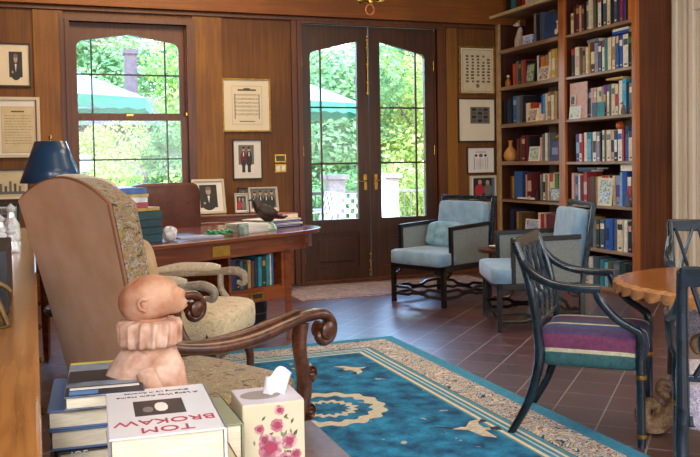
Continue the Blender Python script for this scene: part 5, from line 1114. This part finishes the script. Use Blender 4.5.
# right stack under white book
z=TZ
q0=sbook('tan-edged thick book at the bottom beneath the white book',.185,1.275,z,.18,.25,.055,mat('tan_cover','a8946c',.6),.02,grp='right stack of foreground books'); z+=.056
q1=sbook('cream-paged book directly beneath the white jacketed book',.18,1.27,z,.175,.25,.056,mat('cream_cover','cabb98',.6),-.03,grp='right stack of foreground books'); z+=.057
q2=sbook('thick white jacketed book topping the right stack in the foreground',.170,1.276,z,.158,.25,.058,mat('white_jacket','dcdee8',.35,0,0,3,'e6e8f0',coat=.3),-.06,grp='right stack of foreground books')
m_redt=mat('red_title','a8304a',.5); m_inkd=mat('ink_dark','4a4a54',.5)
hz=.0583
text('TOM',.034,'title_lettering',m_redt,q2,(.0,-.1,hz),(0,0,PI)); text('BROKAW',.033,'title_lettering',m_redt,q2,(.0,-.062,hz),(0,0,PI))
t=MB(); t.b(-.04,.034,-.03,.05,.058,.0583,0); t.sup((.0,.01,.0584),(.02,.05,.0006),.9,.9,10,4,mi=1); t.sup((-.02,.0,.0584),(.016,.03,.0006),.9,.9,10,4,mi=2); t.build('cover_photo',[mat('photo_dk','26262e',.4),m_white,mat('photo_mid','7a7478',.4)],q2)
text('A Long Way from Home',.0125,'subtitle_lettering',m_inkd,q2,(0,.078,hz),(0,0,PI)); text('Growing Up in America',.0105,'subtitle_lettering',m_inkd,q2,(0,.098,hz),(0,0,PI))
sg=sbook('grey-green book standing between the white book and tissue box',.292,1.41,TZ,.03,.17,.118,mat('grey_green_cover','8a8c72',.6),0,grp='right stack of foreground books')
# tissue box
tbx=thing('tissue_box','cream tissue box painted with pink roses, one tissue pulled up','tissue box',(.378,1.45,TZ),R(-2))
def w_(t): pass
bw,bd_,bh=.11,.105,.124
m_tc=mat('tissue_box_cream','d2c4a4',.5,0,0,3,'dccfb2'); t=MB(); t.b(-bw/2,bw/2,-bd_/2,bd_/2,0,bh); t.build('box',m_tc,tbx,bevel=.003)
t=MB(); t.b(-bw/2+.001,bw/2-.001,-bd_/2+.001,bd_/2-.001,bh,bh+.0008); t.build('top_face',mat('box_top_lilac','cfc8d6',.5),tbx)
t=MB(); t.prism([(.036*math.cos(2*PI*k/24)-.012,.028*math.sin(2*PI*k/24)) for k in range(24)],.0004,lambda a,b,c:(a,b,bh+.0008+c)); t.build('opening',mat('opening_grey','9a8f8c',.8),tbx)
t=MB(); g=[]
for j in range(9):
    v=j/8; row=[]
    for i in range(15):
        u=-1+2*i/14; row.append((u*(.018+.006*v)+.012+.012*v, .007*math.sin(u*5+v*2)*(1-.3*v)+.004*v, bh-.002+v*(.042+.008*math.sin(u*3+1))))
    g.append(row)
t.sheet(g); t.build('tissue',mat('tissue_white','e8e8f0',.9),tbx,smooth=2,solid=.0008)
# painted roses: small discs of petals in the box front
t=MB(); rn=random.Random(9)
def disc(cx,cz,r_,mi,lay): t.prism([(cx+r_*math.cos(2*PI*k/9+cx*50)*(1+.2*math.sin(3*k)),cz+r_*math.sin(2*PI*k/9+cx*50)*(1+.15*math.cos(2*k))) for k in range(9)],.0002,lambda a,b,c:(a,-bd_/2-.0002-lay*.00025+c,b),mi)
for cx,cz,r_ in ((-.006,.046,.025),(.027,.054,.015),(.006,.084,.013),(.018,.022,.015),(.010,.110,.010),(-.026,.080,.010),(.038,.03,.011),(-.030,.022,.012),(-.018,.062,.010)):
    for q in range(7): a=q*.9; disc(cx+r_*.5*math.cos(a),cz+r_*.5*math.sin(a),r_*.45,rn.choice((0,1)),1)
    disc(cx,cz,r_*.45,2,2)
for k in range(34):
    a=rn.uniform(0,6.28); rr=rn.uniform(.012,.045); cx=.004+rr*math.cos(a)*.9; cz=.06+rr*math.sin(a)*1.1; d_=rn.uniform(0,3)
    L_=rn.uniform(.005,.009)
    if 0.004<cz<.12 and abs(cx)<.055: t.prism([(cx+L_*math.cos(d_),cz+L_*math.sin(d_)),(cx-L_*.4*math.sin(d_),cz+L_*.4*math.cos(d_)),(cx-L_*math.cos(d_),cz-L_*math.sin(d_)),(cx+L_*.4*math.sin(d_),cz-L_*.4*math.cos(d_))],.0002,lambda a_,b,c:(a_,-bd_/2-.0003+c,b),rn.choice((3,4)))
t.build('painted_roses',[mat('rose_pink','c8788c',.6),mat('rose_pale','dca8ac',.6),mat('rose_deep','a83858',.6),mat('rose_leaf','4a5c3c',.6),mat('rose_leaf2','7a8460',.6)],tbx)

# ---------------- terracotta bust ----------------
bu=thing('terracotta_bust','terracotta bald clown bust with pleated ruff, face turned right','sculpture',(.183,1.50,TZ),R(-18))
def headfn():
    t=MB(); nu,nv=64,44; rings=[]
    def gs(d,a,w): return math.exp(-((1-d.dot(Vector(a).normalized()))/w))
    for j in range(nv+1):
        v=-PI/2+PI*j/nv; ring=[]
        for i in range(nu if 0<j<nv else 1):
            u=2*PI*i/nu; d=Vector((math.cos(v)*math.cos(u),math.cos(v)*math.sin(u),math.sin(v)))
            p=Vector((d.x*.058,d.y*.043,d.z*.049)); k=0
            k+=.010*gs(d,(1,0,-.42),.06)           # lower face / muzzle
            k+=.009*gs(d,(.9,0,-.75),.03)          # chin
            k+=.009*gs(d,(1,0,-.05),.008)          # nose
            k+=.003*gs(d,(1,0,.08),.006)
            k+=.006*gs(d,(1,0,-.40),.004)+.005*gs(d,(1,0,-.54),.004)  # lips
            k-=.005*gs(d,(1,0,-.47),.0015)
            k+=.004*gs(d,(1,.25,.33),.012)+.004*gs(d,(1,-.25,.33),.012)
            k-=.008*gs(d,(1,.33,.12),.012)+.008*gs(d,(1,-.33,.12),.012)
            k+=.004*gs(d,(1,.34,.10),.003)+.004*gs(d,(1,-.34,.10),.003)
            k+=.003*gs(d,(.7,.6,-.3),.05)+.003*gs(d,(.7,-.6,-.3),.05)
            k-=.01*gs(d,(.2,0,-1),.12)
            k+=.0012*math.sin(d.x*23+d.z*31)*math.sin(d.y*27+d.x*13)
            ring.append(t.bm.verts.new(p+d*k))
        rings.append(ring)
    for A,B in zip(rings,rings[1:]):
        for k in range(nu):
            k2=(k+1)%nu
            if len(A)==1: f_=(A[0],B[k2],B[k])
            elif len(B)==1: f_=(A[k],A[k2],B[0])
            else: f_=(A[k],A[k2],B[k2],B[k])
            t.bm.faces.new(f_)
    # ears
    for s in (-1,1):
        t.tube([(-.002,s*.043,-.016),(-.010,s*.047,-.008),(-.010,s*.048,.004),(-.002,s*.047,.009),(.005,s*.045,.004)],[.003,.0038,.004,.0038,.003],8,smooth=4)
        t.sup((-.002,s*.043,-.004),(.012,.006,.02),.9,.9,10,6)
    return t
hd=headfn().build('head',m_terra,bu,smooth=2,loc=(0,0,.302)); hd.rotation_euler=(0,R(-14),0); hd.scale=(.92,.9,.88)
# neck and ruff
MB().lathe([(.034,.2),(.03,.23),(.032,.272)],seg=20).build('neck',m_terra,bu,smooth=True)
t=MB(); t.lathe([(.03,.222),(.046,.223),(.051,.229),(.050,.246),(.052,.258),(.049,.266),(.03,.268)],seg=132,fn=lambda a,z:1+.10*math.cos(15*a+.9*math.sin(z*90))+.03*math.cos(30*a)); t.build('ruff',m_terra2,bu,smooth=2)
t=MB(); t.lathe([(.078,.0),(.088,.01),(.086,.05),(.078,.1),(.067,.15),(.056,.19),(.042,.215),(.03,.226)],seg=96,sx=1.12,sy=.75,fn=lambda a,z:1+.05*math.cos(3*a+.6)*(1-z*3.4)+.03*math.cos(7*a+z*12)+.012*math.sin(15*a+z*40)); t.build('draped_body',m_terra2,bu,smooth=2)
for v in [o for o in C.objects if o.parent is bu and o.name=='draped_body'][0].data.vertices: v.co.x-=.035*(1-v.co.z/.226)
for s in (-1,1):
    MB().tube([(.0,s*.045,.185),(.022,s*.066,.14),(.034,s*.064,.09),(.05,s*.035,.06)],[.017,.017,.015,.012],12,smooth=5).build('sleeve',m_terra2,bu,smooth=True)

# ---------------- hanging chandelier (only its lowest part shows) ----------------
ch=thing('chandelier','small brass chandelier, only its lowest scrolls visible at the top','chandelier',(1.825,4.5,2.065))
t=MB(); t.tube([(.026*math.cos(2*PI*k/20),0,.03+.03*math.sin(2*PI*k/20)) for k in range(20)],.006,8,closed=True,up=(0,1,0)); t.build('ring',mat('copper_ring','b8683c',.3,.8),ch,smooth=True)
MB().lathe([(0,.06),(.016,.065),(.022,.08),(.012,.1),(.03,.13),(.04,.2),(.02,.3),(.012,.5),(.012,1.33)],seg=16).build('stem',m_brass,ch,smooth=True)
for k in range(6):
    a=k*PI/3; c,s=math.cos(a),math.sin(a); t=MB(); t.tube([(.02*c,.02*s,.11),(.05*c,.05*s,.08),(.09*c,.09*s,.095),(.16*c,.16*s,.2),(.26*c,.26*s,.17),(.32*c,.32*s,.24)],.008,8,smooth=5); t.lathe([(.03,.24),(.03,.25),(.012,.26),(.012,.33),(0,.332)],(.32*c,.32*s,0),12); t.build('arm',m_brass,ch,smooth=True)
MB().lathe([(.0,1.335),(.06,1.33),(.06,1.31),(.02,1.29)][::-1],seg=20).build('ceiling_rose',m_brass,ch,smooth=True)
